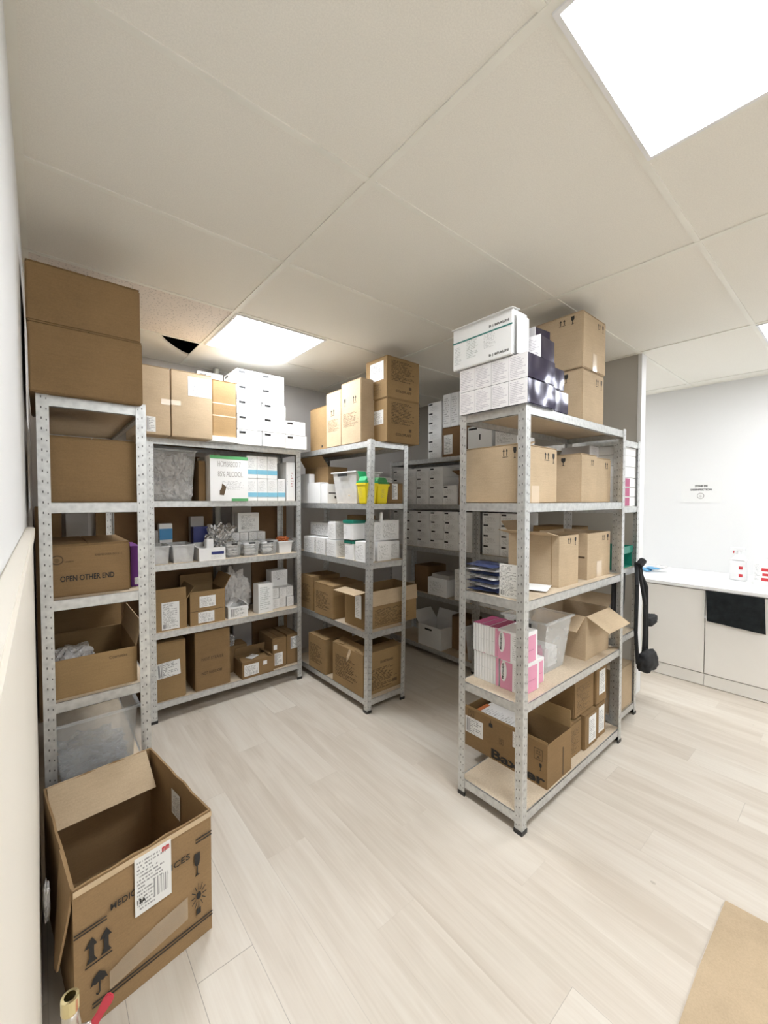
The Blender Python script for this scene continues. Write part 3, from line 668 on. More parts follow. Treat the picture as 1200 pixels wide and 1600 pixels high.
small_box('white box with dark print resting on the packet heap', 1.372, 1.508, 3.0, 3.10, z+.155, z+.28, M_WHITE, [('print','F',.1,.5,.9,.92,P_GREY), ('panel','F',.35,.42,.5,.48,M_INK,'printed_mark')])
for k in range(6):
    small_box('white paper packet in the heap by the right post, ' + ('bottom left','bottom middle','bottom right','top left','top middle','top right')[k], 1.345+.064*(k%3), 1.402+.064*(k%3), 2.93+.01*(k%2), 3.05, z+.078*(k//3), z+.078*(k//3)+.076, M_WHITE, [('print','F',.1,.15,.9,.9,P_GREY)], rz=R(random.uniform(-5,5)), group='white packets on the back unit')
# bottom shelf (.12)
z = .12
carton('plain brown box with a wide white label, bottom left of the back unit', .520, .708, 2.86, 3.13, z, z+.375, K_MID, [('label','F',.08,.40,.82,.66,L_BAR,.06)], tape=False)
carton('tall brown box with two printed lines on the bottom shelf', .765, .996, 2.86, 3.13, z, z+.395, K_DARK, [('text','F',.18,.50,.80,.55,'NOT STERILE',M_INKB,0,.02), ('text','F',.18,.26,.75,.31,'NOT RANDOM',M_INKB,0,.02)], tape=False)
o = crumple('plastic_bag', 1.05, 3.04, z+.30, .035, .04, .045, M_BAGT, 14, .3); o.location.z = z+.195
tag(o, 'small crumpled clear bag behind the low open box', 'plastic bag')
carton('plain brown box standing behind the low taped box', 1.01, 1.18, 3.02, 3.15, z, z+.195, K_DARK)
r = open_carton('low taped brown box with raised lid and round sticker', 1.075, 1.312, 2.845, 3.01, z, z+.115, K_DARK, [('F',.075,-80),('B',.07,-18),('R',.05,-60)],
            [('label','F',.06,.15,.52,.85,L_TXT), ('panel','F',.66,.6,.78,.85,M_WHITE,'round_sticker')])
small_box('white leaflet lying on the lid of the low taped box', 1.13, 1.21, 2.87, 2.93, z+.128, z+.131, M_WHITE, [('print','T',.1,.1,.9,.9,P_GREY)], rz=R(30), name='leaflet')
carton('brown box with round sticker and small label, bottom shelf', 1.318, 1.432, 2.875, 3.13, z, z+.232, K_DARK, [('label','F',.15,.10,.72,.5,L_BAR), ('panel','F',.08,.62,.32,.78,M_WHITE,'round_sticker')], tape=False)
carton('brown box with upright label touching the right post, bottom shelf', 1.44, 1.535, 2.885, 3.13, z, z+.235, K_DARK, [('label','F',.35,.5,.95,.9,L_BAR)], tape=False)
# boards, darkened to deepen the shelf shade, and a pipe behind the back unit
for k, (x0, x1, m_) in enumerate([(.36, 1.00, K_RED), (1.15, 1.30, M_GREYB), (1.31, 1.62, K_RED)]):
    small_box(('wide brown board leaning behind the back unit', 'grey board behind the small white boxes', 'brown board behind the back unit near its right post')[k], x0, x1, 3.215+.01*k, 3.235+.01*k, 0, 1.72, m_, name='board_panel')
bm = BM(); tube(bm, [(1.075, 3.33, 0), (1.075, 3.33, 2.43)], .021, 14); o = obj('wall_pipe', bm, M_GRID, None, smooth=True); tag(o, 'painted pipe running up the back wall behind the unit', 'pipe')

# ---------------------------------------------------------------- middle unit, long side to the left
z = 1.785
carton('brown box at the far end of the middle unit top', 1.66, 1.90, 2.64, 2.89, z, 2.115, K_MID, [('rect','L',.68,.05,.76,.1,M_INK)], tape=False)
carton('large light brown box, taller half, on the middle unit top', 1.64, 1.88, 2.19, 2.42, z, 2.215, K_LIGHT, [('print','L',.1,.28,.95,.5,P_INK), GL('L',.15,.62,.1,.12), AR('L',.6,.62,.2,.13)], tape=False)
carton('large brown box, lower half touching the taller one, middle unit top', 1.64, 1.88, 2.422, 2.62, z, 2.185, K_LIGHT, [('print','L',.1,.28,.95,.5,P_INK), AR('L',.3,.55,.3,.13)], tape=False)
DS = [('label','L',.18,.42,.82,.74,L_TXT), ('print','R',0,0,1,1,P_INK), ('print','F',.12,.42,.9,.92,P_INK), ('rect','F',.66,.27,.74,.34,M_INKB), ('text','F',.25,.16,.74,.22,'COLOPLAST',M_INKB,0,.03)]
carton('printed brown box with white label, lower of the pair at the near corner', 1.752, 2.048, 2.05, 2.27, z, 2.075, K_MID, DS, group=None)
carton('printed brown box with white label, upper of the pair touching the ceiling', 1.747, 2.043, 2.045, 2.275, 2.075, 2.348, K_MID, [('label','L',.22,.45,.84,.9,L_TXT), ('print','L',.2,.1,.8,.4,P_INK2)] + DS[2:])
z = 1.375
open_carton('open brown box at the back under the middle unit top shelf', 1.72, 1.90, 2.72, 3.08, z, z+.285, K_DARK, [('L',.10,35)])
small_box('white box with black marks beside the clear lidded tub', 1.635, 1.75, 2.60, 2.69, z, z+.145, M_WHITE, [('panel','F',.1,.5,.9,.56,M_INK,'printed_line'), ('panel','F',.55,.25,.9,.38,M_INK,'printed_mark')])
small_box('plain white box at the far end of the fourth shelf of the middle unit', 1.635, 1.71, 2.70, 2.90, z, z+.16, M_WHITE)
small_box('tall white carton behind the plain white box, middle unit', 1.66, 1.71, 2.91, 3.05, z, z+.235, M_WHITE)
bin_('big clear lidded tub with black handle on the middle unit', 1.655, 1.895, 2.27, 2.585, z, z+.225, M_FROST, .022, .012, handle='L', rimmat=M_WPLAS)
o = crumple('cream_bundle', 1.765, 2.40, z+.004, .075, .10, .055, M_CREAM, 31, .2); tag(o, 'cream coloured packets filling the clear lidded tub', 'packets', kind='stuff')
def sharps(label, cx, cy, z, w, d, h, lidopen, rz=0):
    r = root('sharps_container', label, 'container', (cx, cy, z), rz)
    bm = BM(); f = .78
    a = [bm.verts.new((sx*w/2*f, sy*d/2*f, 0)) for sx, sy in ((-1,-1),(1,-1),(1,1),(-1,1))]; c = [bm.verts.new((sx*w/2, sy*d/2, h)) for sx, sy in ((-1,-1),(1,-1),(1,1),(-1,1))]
    bm.faces.new(a); bm.faces.new(c)
    for i in range(4): bm.faces.new([a[i], a[(i+1)%4], c[(i+1)%4], c[i]])
    obj('body', bm, M_YEL, r, bevel=.005)
    bm = BM(); bx(bm, -w/2-.004, w/2+.004, -d/2-.004, d/2+.004, h-.012, h+.002); obj('yellow_rim', bm, M_YEL, r, bevel=.002)
    bm = BM(); lm = M_GREEN if lidopen else M_GREEND
    bx(bm, -w/2-.003, w/2+.003, -d/2-.003, d/2+.003, h+.003, h+.016)
    P = [(-w*.46, 0), (w*.46, 0), (w*.28, .030), (-w*.28, .030)]
    prism(bm, P, -d*.42, d*.42, Matrix.Translation((0, 0, h+.016)) @ Matrix.Rotation(R(90), 4, 'X')); obj('green_lid', bm, lm, r, bevel=.003)
    if lidopen:
        bm = BM(); M = Matrix.Translation((0, d*.38, h+.035)) @ Matrix.Rotation(R(62), 4, 'X'); bx(bm, -w*.34, w*.34, 0, .055, -.003, .003, M); obj('lid_flap', bm, lm, r, bevel=.002)
    for f_, M_ in (('F', None), ('L', None)):
        Mx, W_, H2 = face_mat(f_, w*.94, d*.94, h, .25, .3, .006); decal_quad('printed_text', Mx, W_*.5, H2*.45, P_GREY, r)
    return r
sharps('yellow sharps container with raised green lid, left of the post', 1.665, 2.155, z, .10, .10, .135, True)
sharps('yellow sharps container with flat dark green lid, right of the post', 1.775, 2.165, z, .105, .09, .130, False)
carton('brown box with a white label strip behind the yellow containers', 1.875, 2.03, 2.20, 2.42, z, z+.145, K_DARK, [('label','F',.32,.2,.66,.98,L_BAR)], tape=False)
o = crumple('plastic_bag', 1.90, 2.27, z+.146, .06, .05, .022, M_BAG, 40, .3); tag(o, 'white plastic bag draped on the brown box by the yellow containers', 'plastic bag')
z = .985
def wb(label, x0, x1, y0, y1, z0, z1, pr=P_GREY, rz=0, group='white printed boxes on the middle unit'):
    return small_box(label, x0, x1, y0, y1, z0, z1, M_WHITE, [('print','F',.08,.1,.92,.85,pr), ('print','L',.08,.1,.92,.85,pr)], rz, group)
wb('white printed box at the far end, lower, of the middle unit third shelf', 1.63, 1.76, 2.80, 2.95, z, z+.125)
wb('white printed box second from the far end, lower row', 1.63, 1.76, 2.63, 2.76, z, z+.125)
wb('white printed box third from the far end, lower row', 1.63, 1.76, 2.48, 2.61, z, z+.120)
wb('wide white box at the back, upper row under the shelf', 1.72, 1.90, 2.66, 3.0, z+.13, z+.235)
wb('open topped white box, upper row, left of the teal lidded tub', 1.64, 1.75, 2.50, 2.60, z+.125, z+.255)
for k in range(2):
    r = root('lidded_tub', 'white plastic tub with teal lid, %s of the pair' % ('lower', 'upper')[k], 'tub', (1.695-.01*k, 2.33, z+k*.14), R(0), 'teal lidded tubs')
    bm = BM(); prism(bm, [(-.05,-.058),(.05,-.058),(.06,-.045),(.06,.045),(.05,.058),(-.05,.058),(-.06,.045),(-.06,-.045)], 0, .115); obj('tub', bm, M_WPLAS, r, bevel=.002)
    bm = BM(); prism(bm, [(-.053,-.062),(.053,-.062),(.064,-.048),(.064,.048),(.053,.062),(-.053,.062),(-.064,.048),(-.064,-.048)], .112, .134); obj('lid', bm, M_TEALP, r, bevel=.003)
    Mx, W_, H2 = face_mat('L', .12, .10, .115, .1, .3, .001); decal_quad('printed_text', Mx, W_*.5, H2*.5, P_GREY, r)
wb('white box in front of the tubs with angled flaps, behind the near post', 1.635, 1.715, 2.135, 2.25, z, z+.135)
wb('white box with open lid right of the post, lower row', 1.735, 1.855, 2.13, 2.28, z, z+.132)
wb('white box at the right end, lower row of the middle unit', 1.862, 1.96, 2.16, 2.30, z, z+.125)
wb('white box in the upper row directly right of the post', 1.735, 1.80, 2.16, 2.30, z+.135, z+.262)
wb('wide white box in the upper row, right end', 1.805, 1.965, 2.17, 2.33, z+.134, z+.272)
small_box('white lid flap sticking up beside the wide white box', 1.77, 1.79, 2.14, 2.155, z+.262, z+.33, M_WHITE, name='paper_flap')
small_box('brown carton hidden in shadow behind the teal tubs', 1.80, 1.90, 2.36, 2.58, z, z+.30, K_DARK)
z = .525
PT = [('print','L',.1,.2,.9,.75,P_INK)]
carton('brown printed box partly hidden by the back unit post, second shelf', 1.625, 1.88, 2.80, 3.00, z, z+.27, K_MID, PT)
carton('brown printed box in the middle of the second shelf, middle unit', 1.615, 1.90, 2.50, 2.765, z, z+.245, K_MID, PT)
open_carton('open brown box sticking out past the rear post, second shelf', 1.652, 2.115, 2.145, 2.40, z, z+.255, K_MID, [('F',.10,172),('L',.10,95)],
            [('print','F',.15,.06,.9,.5,P_INK)], inner=K_LIGHT)
small_box('white leaflet hanging from the flap of the open brown box', 1.617, 1.62, 2.16, 2.23, z+.08, z+.24, M_WHITE, [('print','L',.1,.1,.9,.9,P_GREY)], name='leaflet')
z = .085
carton('brown printed box on the bottom shelf, far one of the middle unit', 1.61, 1.86, 2.60, 2.85, z, z+.265, K_MID, PT)
r = open_carton('brown printed box with torn lid on the bottom shelf, near one', 1.612, 1.97, 2.135, 2.50, z, z+.28, K_MID, [('L',.09,-78),('B',.12,-84),('F',.10,-85)],
            PT + [('print','F',.05,.08,.92,.6,P_INK), ('text','F',.42,.70,.74,.76,'HARTMANN',M_INKB,0,.03), ('rect','F',.72,.14,.84,.22,M_INKB)])
bm = BM(); tube(bm, [(-.15,-.02,.285), (-.178,-.035,.275), (-.192,-.03,.235), (-.196,-.022,.205)], [.004,.012,.011,.003], 6); obj('torn_strip', bm, K_LIGHT, r)

# ---------------------------------------------------------------- dark aisle: white slotted boxes
G2 = 'white slotted boxes in the dark aisle'
proto = slot_box('x', 0, .27, 0, .160, 0, .0815, 'L', G2)
used = False
def aisle(cx, cy, z, label, rz=0):
    global used
    if not used:
        used = True; proto.location = (cx, cy, z); proto.rotation_euler.z = rz; proto['label'] = label; return proto
    return dup(proto, (cx, cy, z), rz, label)
rows = ('bottom', 'second', 'third', 'top')
cols = ('nearest', 'second', 'third', 'fourth', 'fifth', 'farthest')
for c_ in range(6):
    for k in range(4):
        aisle(2.795 + .006*((c_*k) % 3), 2.125 + .1625*c_, .972+.082*k, 'white slotted box in the aisle wall, %s row, %s column in the far unit' % (rows[k], cols[c_]))
for c_ in range(2):
    for k in range(4):
        aisle(2.80, 1.885 - .1625*c_, .972+.082*k, 'white slotted box behind the right unit, %s row, %s column past the aisle post' % (rows[k], ('first', 'second')[c_]))
for c_ in range(5):
    for k in range((2, 4, 4, 4, 4)[c_] if c_ else 2):
        aisle(2.80, 2.30 + .1625*c_, 1.36+.082*k, 'white slotted box on the dark upper shelf, %s row, %s column' % (rows[k], cols[c_]))
for k in range(6): aisle(2.80, 2.478, 1.765+.082*k, 'white slotted box piled on the aisle unit top, number %s from the shelf' % ('one','two','three','four','five','six')[k])
for k in range(4): small_box('white box standing on end near the ceiling, %s from the left' % ('first','second','third','fourth')[k], 2.67, 2.90, 2.30-.088*k+.0, 2.385-.088*k, 2.02, 2.30, M_WHITE, [('print','L',.1,.1,.9,.9,P_GREY)], group='boxes on end in the dark aisle')
carton('brown box with a white label on top of the dark aisle unit', 2.66, 2.92, 2.13, 2.385, 1.765, 2.015, K_RED, [('label','L',.08,.1,.45,.75,L_TXT)])
open_carton('open red brown box on the upper aisle shelf behind the right post', 2.66, 2.92, 2.04, 2.20, 1.36, 1.60, K_RED, [('L',.10,70)])
small_box('large grey white box seen under the right unit top shelf', 2.66, 2.9, 1.88, 2.11, 1.765, 1.985, M_WHITE, [('rect','L',.5,.5,.55,.7,M_INK), ('panel','L',.05,.88,.4,.95,M_INK,'hand_slot')])
small_box('white box right of the large grey white box in the aisle', 2.66, 2.9, 1.66, 1.85, 1.765, 1.97, M_WHITE, [('print','L',.1,.3,.9,.8,P_GREY)])
carton('brown carton low on the shelf seen between right unit boxes', 2.66, 2.9, 1.25, 1.53, .972, 1.22, K_DARK)
z = .558
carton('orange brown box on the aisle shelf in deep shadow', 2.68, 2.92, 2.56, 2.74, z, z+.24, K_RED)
small_box('flat dark tray lying on boxes in the aisle', 2.66, 2.9, 2.30, 2.50, z+.155, z+.19, M_GREYB)
small_box('low white box under the dark tray in the aisle', 2.65, 2.93, 2.32, 2.54, z, z+.155, M_WHITE, [('print','L',.1,.2,.9,.8,P_GREY)])
for k in range(2):
    small_box('white box by the aisle post, %s of two' % ('lower','upper')[k], 2.66, 2.92, 2.08, 2.24, z+.13*k, z+.13*k+.128, M_WHITE, [('print','L',.1,.2,.9,.8,P_GREY)])
for k in range(2): small_box('white upright box behind the blue packets, %s one' % ('left','right')[k], 2.66, 2.92, 1.76+.13*k, 1.88+.13*k, z, z+.26, M_WHITE, [('print','L',.1,.2,.9,.8,P_GREY)])
z = .08
open_carton('open white box with raised side on the lowest aisle shelf', 2.65, 2.90, 2.38, 2.66, z, z+.19, M_WHITE, [('R',.10,20),('B',.12,40)], [('panel','L',.3,.78,.6,.86,M_BLACK,'hand_slot')], name='open_white_box')
carton('red brown box behind the open white box in the aisle', 2.78, 2.94, 2.16, 2.37, z, z+.30, K_RED)
bin_('grey translucent tub on the lowest aisle shelf', 2.65, 2.92, 1.80, 2.14, z, z+.27, M_FROST, .02, .012)
carton('brown box on the lowest shelf of the hanging bag unit', 2.67, 2.94, .975, 1.30, z, z+.27, K_LIGHT, tape=False)
# end of the near aisle unit, behind the right unit
for k in range(3): small_box('white box under the top shelf near the white wall, %s of three' % ('lowest','middle','topmost')[k], 2.665, 2.94, .975, 1.14, 1.54+.068*k, 1.54+.068*k+.066, M_WHITE, group='white boxes near the white wall')
for k in range(3): small_box('magenta and white box near the white wall, %s in its column' % ('lowest','middle','topmost')[k], 2.665, 2.94, .975, 1.14, 1.36+.06*k, 1.36+.06*k+.058, M_WHITE, [('panel','F',.12,.06,.62,.94,M_MAG,'magenta_panel')], group='magenta boxes near the white wall')
r = root('green_basket', 'dark green plastic tray on the aisle unit by the white wall', 'tray', (2.79, 1.09, .972))
bm = BM(); bx(bm, -.14,.14,-.11,-.105,.09,.135); bx(bm, -.14,.14,.105,.11,0,.135); bx(bm, -.14,-.135,-.105,.105,0,.135); bx(bm, .135,.14,-.105,.105,0,.135); bx(bm,-.14,.14,-.11,.11,0,.006); bx(bm,-.14,-.06,-.11,-.105,.0,.09)
obj('tray', bm, M_TEALP, r, bevel=.002)
# black shoulder bags hanging from the post
r = root('black_bag', 'black shoulder bag hanging by its straps from the rear shelf post', 'bag', (2.90, .93, .25))
for pts in ([(0,.02,.75),(-.10,-.02,.62),(-.14,-.03,.35),(-.10,-.03,.14)], [(0,.02,.75),(.03,-.03,.60),(.03,-.035,.32),(.05,-.03,.16)], [(0,.01,.75),(-.02,-.04,.50),(-.02,-.04,.30),(.0,-.03,.14)]):
    bm = BM(); M_ = None
    for a, c in zip(pts, pts[1:]): tube(bm, [a, c], .011, 6)
    obj('strap', bm, M_BFAB, r)
bm = BM(); tube(bm, [(-.02,.0,.735),(.025,-.01,.765)], .022, 8); obj('strap_knot', bm, M_BFAB, r)
o = crumple('bag_body', -.01, -.055, .085, .105, .042, .062, M_BFAB, 51, .16, 3, parent=r); [setattr(p, 'use_smooth', True) for p in o.data.polygons]
r = root('black_sling_bag', 'small black pouch sticking out beside the hanging bag', 'bag', (3.03, .905, .565))
o = crumple('pouch', 0, 0, .02, .075, .03, .034, M_BFAB, 55, .14, 3, parent=r); [setattr(p, 'use_smooth', True) for p in o.data.polygons]
bm = BM(); tube(bm, [(-.05,0,.06),(-.09,.01,.25),(-.13,.02,.42)], .009, 6); obj('strap', bm, M_BFAB, r)
r = root('hanging_straps', 'bundle of black straps hanging inside the open shelf behind the right unit', 'straps', (2.60, .945, .66))
for k in range(4):
    bm = BM(); x = -.10 + .05*k
    tube(bm, [(x+.03,0,.30),(x+.01,-.005,.15),(x,0,.02)], .010, 6); obj('strap', bm, M_BFAB, r)

# ---------------------------------------------------------------- right unit
z = 1.79
# stack of glossy boxes: white printed ends to the left, navy sides to the front
G3 = 'navy and white glove boxes on the right unit top'
def glove(label, x0, x1, y0, y1, z0, z1, rz=0):
    w, d, h = x1-x0, y1-y0, z1-z0
    r = root('glove_box', label, 'box', ((x0+x1)/2, (y0+y1)/2, z0), rz, G3)
    bm = BM(); bx(bm, -w/2+.002, w/2, -d/2, d/2, 0, h); obj('body', bm, M_NAVY, r, bevel=.003)
    plate('printed_end', face_mat('L', w-.004, d, h, 0, 0, .0)[0] , d, h, L_LEAF, r, .002)
    return r
cn = ('first', 'second', 'third', 'fourth')
for j in range(2):
    for k in range(4):
        glove('glove box with leaflet printed white end, %s row, %s from the front' % (('lower','upper')[j], cn[k]), 1.492, 1.722-.008*j, .888+.086*k, .972+.086*k, z+.102*j, z+.102*j+.100)
glove('glossy navy box behind the first on the lower row, right end', 1.728, 1.86, .90, 1.06, z, z+.095)
glove('glossy navy box on the upper row, right end', 1.722, 1.83, .905, 1.06, z+.102, z+.195)
glove('navy box with white end tilted on the third row', 1.60, 1.735, .90, .99, z+.204, z+.30, R(4))
glove('navy box with white end on the very top by the ceiling', 1.69, 1.80, .96, 1.10, z+.204, z+.375, R(-6))
glove('dark navy box at the back of the third row', 1.62, 1.685, 1.01, 1.10, z+.204, z+.37)
r = root('white_carton', 'large white carton with a teal line and opened lid on top of the stack', 'box', (1.535, 1.10, z+.206))
bm = BM(); bx(bm, -.055, .055, -.150, .162, 0, .185); obj('body', bm, M_WHITE, r, bevel=.003)
Wd = ((.110), .312, .185)
def ff(u, v, off=.0006):
    p = Vector((-.055-off, .162-u*.312, v*.185)); return Matrix(((0,0,-1,p.x),(-1,0,0,p.y),(0,1,0,p.z),(0,0,0,1)))
plate('teal_line', ff(0,.645), .312, .006, M_TEAL, r)
text('printed_text', ff(.64,.73), .095, .013, 'B | BRAUN', M_INK, r, 0, .0); text('printed_text', ff(.64,.07), .095, .013, 'B | BRAUN', M_INK, r, 0, .0)
decal_quad('printed_text', ff(.03,.12), .045, .08, P_TEAL, r); decal_quad('printed_text', ff(.25,.2), .07, .085, P_TEAL, r); decal_quad('printed_text', ff(.55,.3), .07, .06, P_GREY, r)
for (p, q, s) in (((-.05,-.152,0), (.0,-.168,.012), 'side_flap'), ((.0,-.152,.0), (.052,-.160,.01), 'side_flap')):
    bm = BM(); bx(bm, p[0], q[0], q[1], q[1]+.002, .0, .165); obj(s, bm, M_WHITE, r)
bm = BM(); bx(bm, -.056, .0, -.158, .16, .186, .188, Matrix.Rotation(R(-4), 4, 'Y')); obj('lid_flap', bm, M_WHITE, r)
MK = [AR('L',.55,.80,.14,.13), GL('L',.76,.80,.10,.14), AR('F',.62,.80,.13,.12), GL('F',.82,.78,.08,.14)]
carton('tall sandy box touching the ceiling at the back of the right unit', 2.115, 2.388, .952, 1.235, 2.078, 2.362, K_LIGHT, MK + [('tape','F',.42,.0,.60,.32)], tape=False)
carton('tall sandy box below the one touching the ceiling', 2.118, 2.372, .952, 1.22, z, 2.072, K_LIGHT, [GL('L',.62,.78,.12,.16), AR('F',.60,.74,.14,.16), GL('F',.82,.72,.10,.18)], tape=False)
z = 1.387
carton('big sandy box with arrows and glass marks on the fourth shelf, right unit', 1.545, 1.865, .952, 1.235, z, 1.640, K_LIGHT, [AR('L',.70,.76,.11,.17), GL('L',.88,.76,.08,.18), AR('F',.62,.74,.16,.17), GL('F',.84,.72,.10,.18), ('tape','F',.30,0,.50,.30)], tape=False)
bm = BM(); bx(bm, -.002, .002, -.10, .10, 0, .06, Matrix.Rotation(R(70), 4, 'Y')); o = obj('cardboard_strip', bm, K_LIGHT, None, loc=(1.66, 1.08, 1.642)); tag(o, 'loose torn cardboard strip lying on the big sandy box', 'cardboard')
carton('medium sandy box right of the big one with a glass mark', 2.115, 2.30, .952, 1.22, z, 1.640, K_LIGHT, [AR('L',.10,.78,.18,.14), GL('L',.58,.76,.14,.16), AR('F',.60,.76,.2,.14)], tape=False)
carton('narrow sandy box at the far right of the fourth shelf, right unit', 2.305, 2.50, .958, 1.20, z, 1.632, K_LIGHT, [AR('F',.58,.75,.22,.16)], tape=False)
small_box('white packet lying on top of the sandy boxes', 2.32, 2.44, 1.0, 1.16, 1.632, 1.70, M_GREYB, [('print','F',.3,.1,.9,.9,P_GREY)], name='packet')
z = .977
open_carton('sandy box with an open side flap on the third shelf, right unit', 1.895, 2.095, .952, 1.228, z, 1.225, K_LIGHT, [('L',.105,78),('B',.08,40)], [AR('F',.42,.82,.2,.13), GL('F',.76,.80,.14,.15), ('panel','L',.86,0,.868,1,K_MID,'box_seam')])
open_carton('sandy box with a slit side at the right of the third shelf', 2.20, 2.49, .952, 1.222, z, 1.222, K_LIGHT, [('L',.004,0)], [('panel','L',.05,.46,.95,.50,M_INKB,'box_seam'), AR('F',.62,.80,.13,.14), GL('F',.84,.80,.09,.14), ('tape','F',.40,.0,.62,.36)])
G4 = 'blue film packets on the right unit'
for k in range(7):
    bm = BM(); packet(bm, 0, 0, 0, .13, .17, .022, R(random.uniform(-12, 12)), 0)
    o = obj('packet', bm, M_BLUEP if k % 2 == 0 else M_BAG, None, smooth=True, loc=(1.585+random.uniform(-.01,.01), 1.13, z+.014+k*.0185))
    tag(o, 'film packet in the pile by the left post, layer %s' % ('one, lowest','two','three','four','five','six','seven, topmost')[k], 'packet', G4)
small_box('white printed card standing behind the near post of the right unit', 1.545, 1.548, .950, 1.045, z, z+.145, M_WHITE, [('panel','L',.0,.0,1,1,L_DOC)], name='card')
bm = BM(); packet(bm, 0, 0, 0, .16, .11, .010, R(20)); o = obj('paper_sheet', bm, M_WHITE, None, smooth=True, loc=(1.80, 1.01, z+.009)); tag(o, 'white paper lying flat in front of the sandy box, third shelf', 'paper')
z = .546
G5 = 'pink and white boxes on the right unit'
def pinkbox(label, x0, x1, y0, y1, z0, z1, big=True):
    w, d, h = x1-x0, y1-y0, z1-z0
    r = root('pink_box', label, 'box', ((x0+x1)/2, (y0+y1)/2, z0), 0, G5)
    bm = BM(); bx(bm, -w/2, w/2, -d/2, d/2, 0, h); obj('body', bm, M_WHITE, r, bevel=.002)
    deco(r, w, d, h, [('panel','L',.0,.01,.52,.93,M_PINK,'pink_panel'), ('panel','F',.02,.02,.86,.88,M_PINK,'pink_panel'), ('print','L',.6,.1,.95,.9,P_GREY), ('text','F',.08,.38,.74,.43,'Monosyn',M_MAG,0,.02)])
    if big:
        Mx, W_, H2 = face_mat('L', w, d, h, .03, .25, .0014)
        prism_pts = [(W_*.13+W_*.13*math.cos(a), H2*.35+H2*.35*math.sin(a)) for a in [k*math.pi/12 for k in range(24)]]
        bm = BM(); prism(bm, prism_pts, 0, .0004, Mx); obj('white_oval', bm, M_WHITE, r)
        Mx, W_, H2 = face_mat('L', w, d, h, .09, .34, .0022); text('printed_text', Mx, .09*W_, .52*H2, 'Monosyn', M_INK, r, 1, .02)
    return r
pinkbox('pink and white box at the near post, lower row', 1.590, 1.715, .948, 1.068, z, z+.135)
pinkbox('pink and white box at the near post, upper row', 1.575, 1.700, .948, 1.070, z+.136, z+.272)
pinkbox('white pink box tucked right of the lower pink box', 1.718, 1.80, .97, 1.09, z, z+.118, False)
ordn = ('first','second','third','fourth','fifth','sixth','seventh','eighth','ninth','tenth','eleventh','twelfth')
for j in range(2):
    for k in range(9):
        small_box('thin white pink box on edge, %s row, %s counted from the pink panelled one' % (('lower','upper')[j], ordn[k]), 1.59-.008*j, 1.735, 1.076+.0155*k, 1.0905+.0155*k, z+.136*j, z+.136*j+.134-.0012*(k%3), M_WHITE,
                  [('panel','T',.0,.0,1,1,M_MAG if j else M_PINK,'pink_top')] + ([('panel','L',0,.02,1,.98,M_PINK,'pink_panel')] if k == 0 else [('panel','L',.1,.49,.9,.51,P_GREY,'printed_line')]), group='thin white and pink boxes on edge')
bin_('clear tub holding pink packets on the second shelf, right unit', 1.82, 2.10, .965, 1.225, z, z+.265, M_CLEAR, .03, .012, handle='L')
o = crumple('pink_packet', 1.885, 1.09, z+.006, .045, .055, .06, M_PINK, 61, .3); tag(o, 'pink and white packet inside the clear tub', 'packet')
small_box('white folded pack inside the clear tub next to the pink packet', 1.95, 2.04, 1.03, 1.15, z+.006, z+.10, M_WHITE, [('print','F',.1,.2,.9,.8,P_GREY)])
open_carton('open sandy box with flaps spread wide on the second shelf, right unit', 2.195, 2.49, .952, 1.225, z, z+.235, K_LIGHT, [('L',.115,125),('F',.13,120),('R',.11,60),('B',.10,20)])
z = .08
open_carton('open brown box printed Baxter on the bottom shelf, right unit', 1.738, 1.968, .915, 1.385, z, z+.205, K_DARK, [('R',.085,2),('L',.012,0)],
    [('label','L',.01,.36,.25,.78,L_BAR), ('house','L',.32,.78,.38,.95), ('crate','L',.05,.80,.13,.97,M_INKB), ('crate','L',.46,.48,.51,.62,M_INKB), ('text','L',.36,.04,.98,.27,'Baxter',M_INK,0,.03),
     ('label','L',.62,.58,.74,.95,L_TXT), ('crate','L',.86,.58,.95,.84,M_INKB), ('glass','L',.91,.36,.95,.52), ('panel','F',.62,.05,.66,.70,M_INKB,'box_seam')], inner=K_MID)
small_box('white and orange box lying inside the Baxter box', 1.755, 1.855, 1.10, 1.33, z+.09, z+.20, M_WHITE, [('panel','T',.0,.9,1,1,M_ORG,'orange_stripe'), ('print','T',.1,.1,.9,.85,P_GREY)])
small_box('clear wrapped white pack at the back of the Baxter box', 1.87, 1.955, 1.15, 1.36, z+.006, z+.17, M_WHITE)
carton('brown printed box behind the Baxter box on the bottom shelf', 2.005, 2.155, .95, 1.225, z, z+.178, K_DARK, [('print','F',.1,.1,.9,.8,P_INK2)], tape=False)
carton('brown box with white label, bottom shelf, third from the near end', 2.162, 2.312, .935, 1.225, z, z+.185, K_DARK, [('label','F',.32,.12,.88,.88,L_TXT)], tape=False)
carton('brown box with white label at the far end of the bottom shelf', 2.318, 2.435, .94, 1.225, z, z+.185, K_DARK, [('label','F',.22,.15,.82,.92,L_TXT)], tape=False)
carton('brown printed box piled second level on the bottom shelf', 2.085, 2.31, .955, 1.225, z+.187, z+.385, K_DARK, [('print','F',.1,.1,.9,.8,P_INK2), ('panel','F',.0,.93,.5,1,M_INK,'tape_edge')][:1], tape=False)
carton('brown box with white label piled second level, far end', 2.318, 2.455, .945, 1.22, z+.187, z+.41, K_DARK, [('label','F',.28,.22,.84,.82,L_TXT)], tape=False)

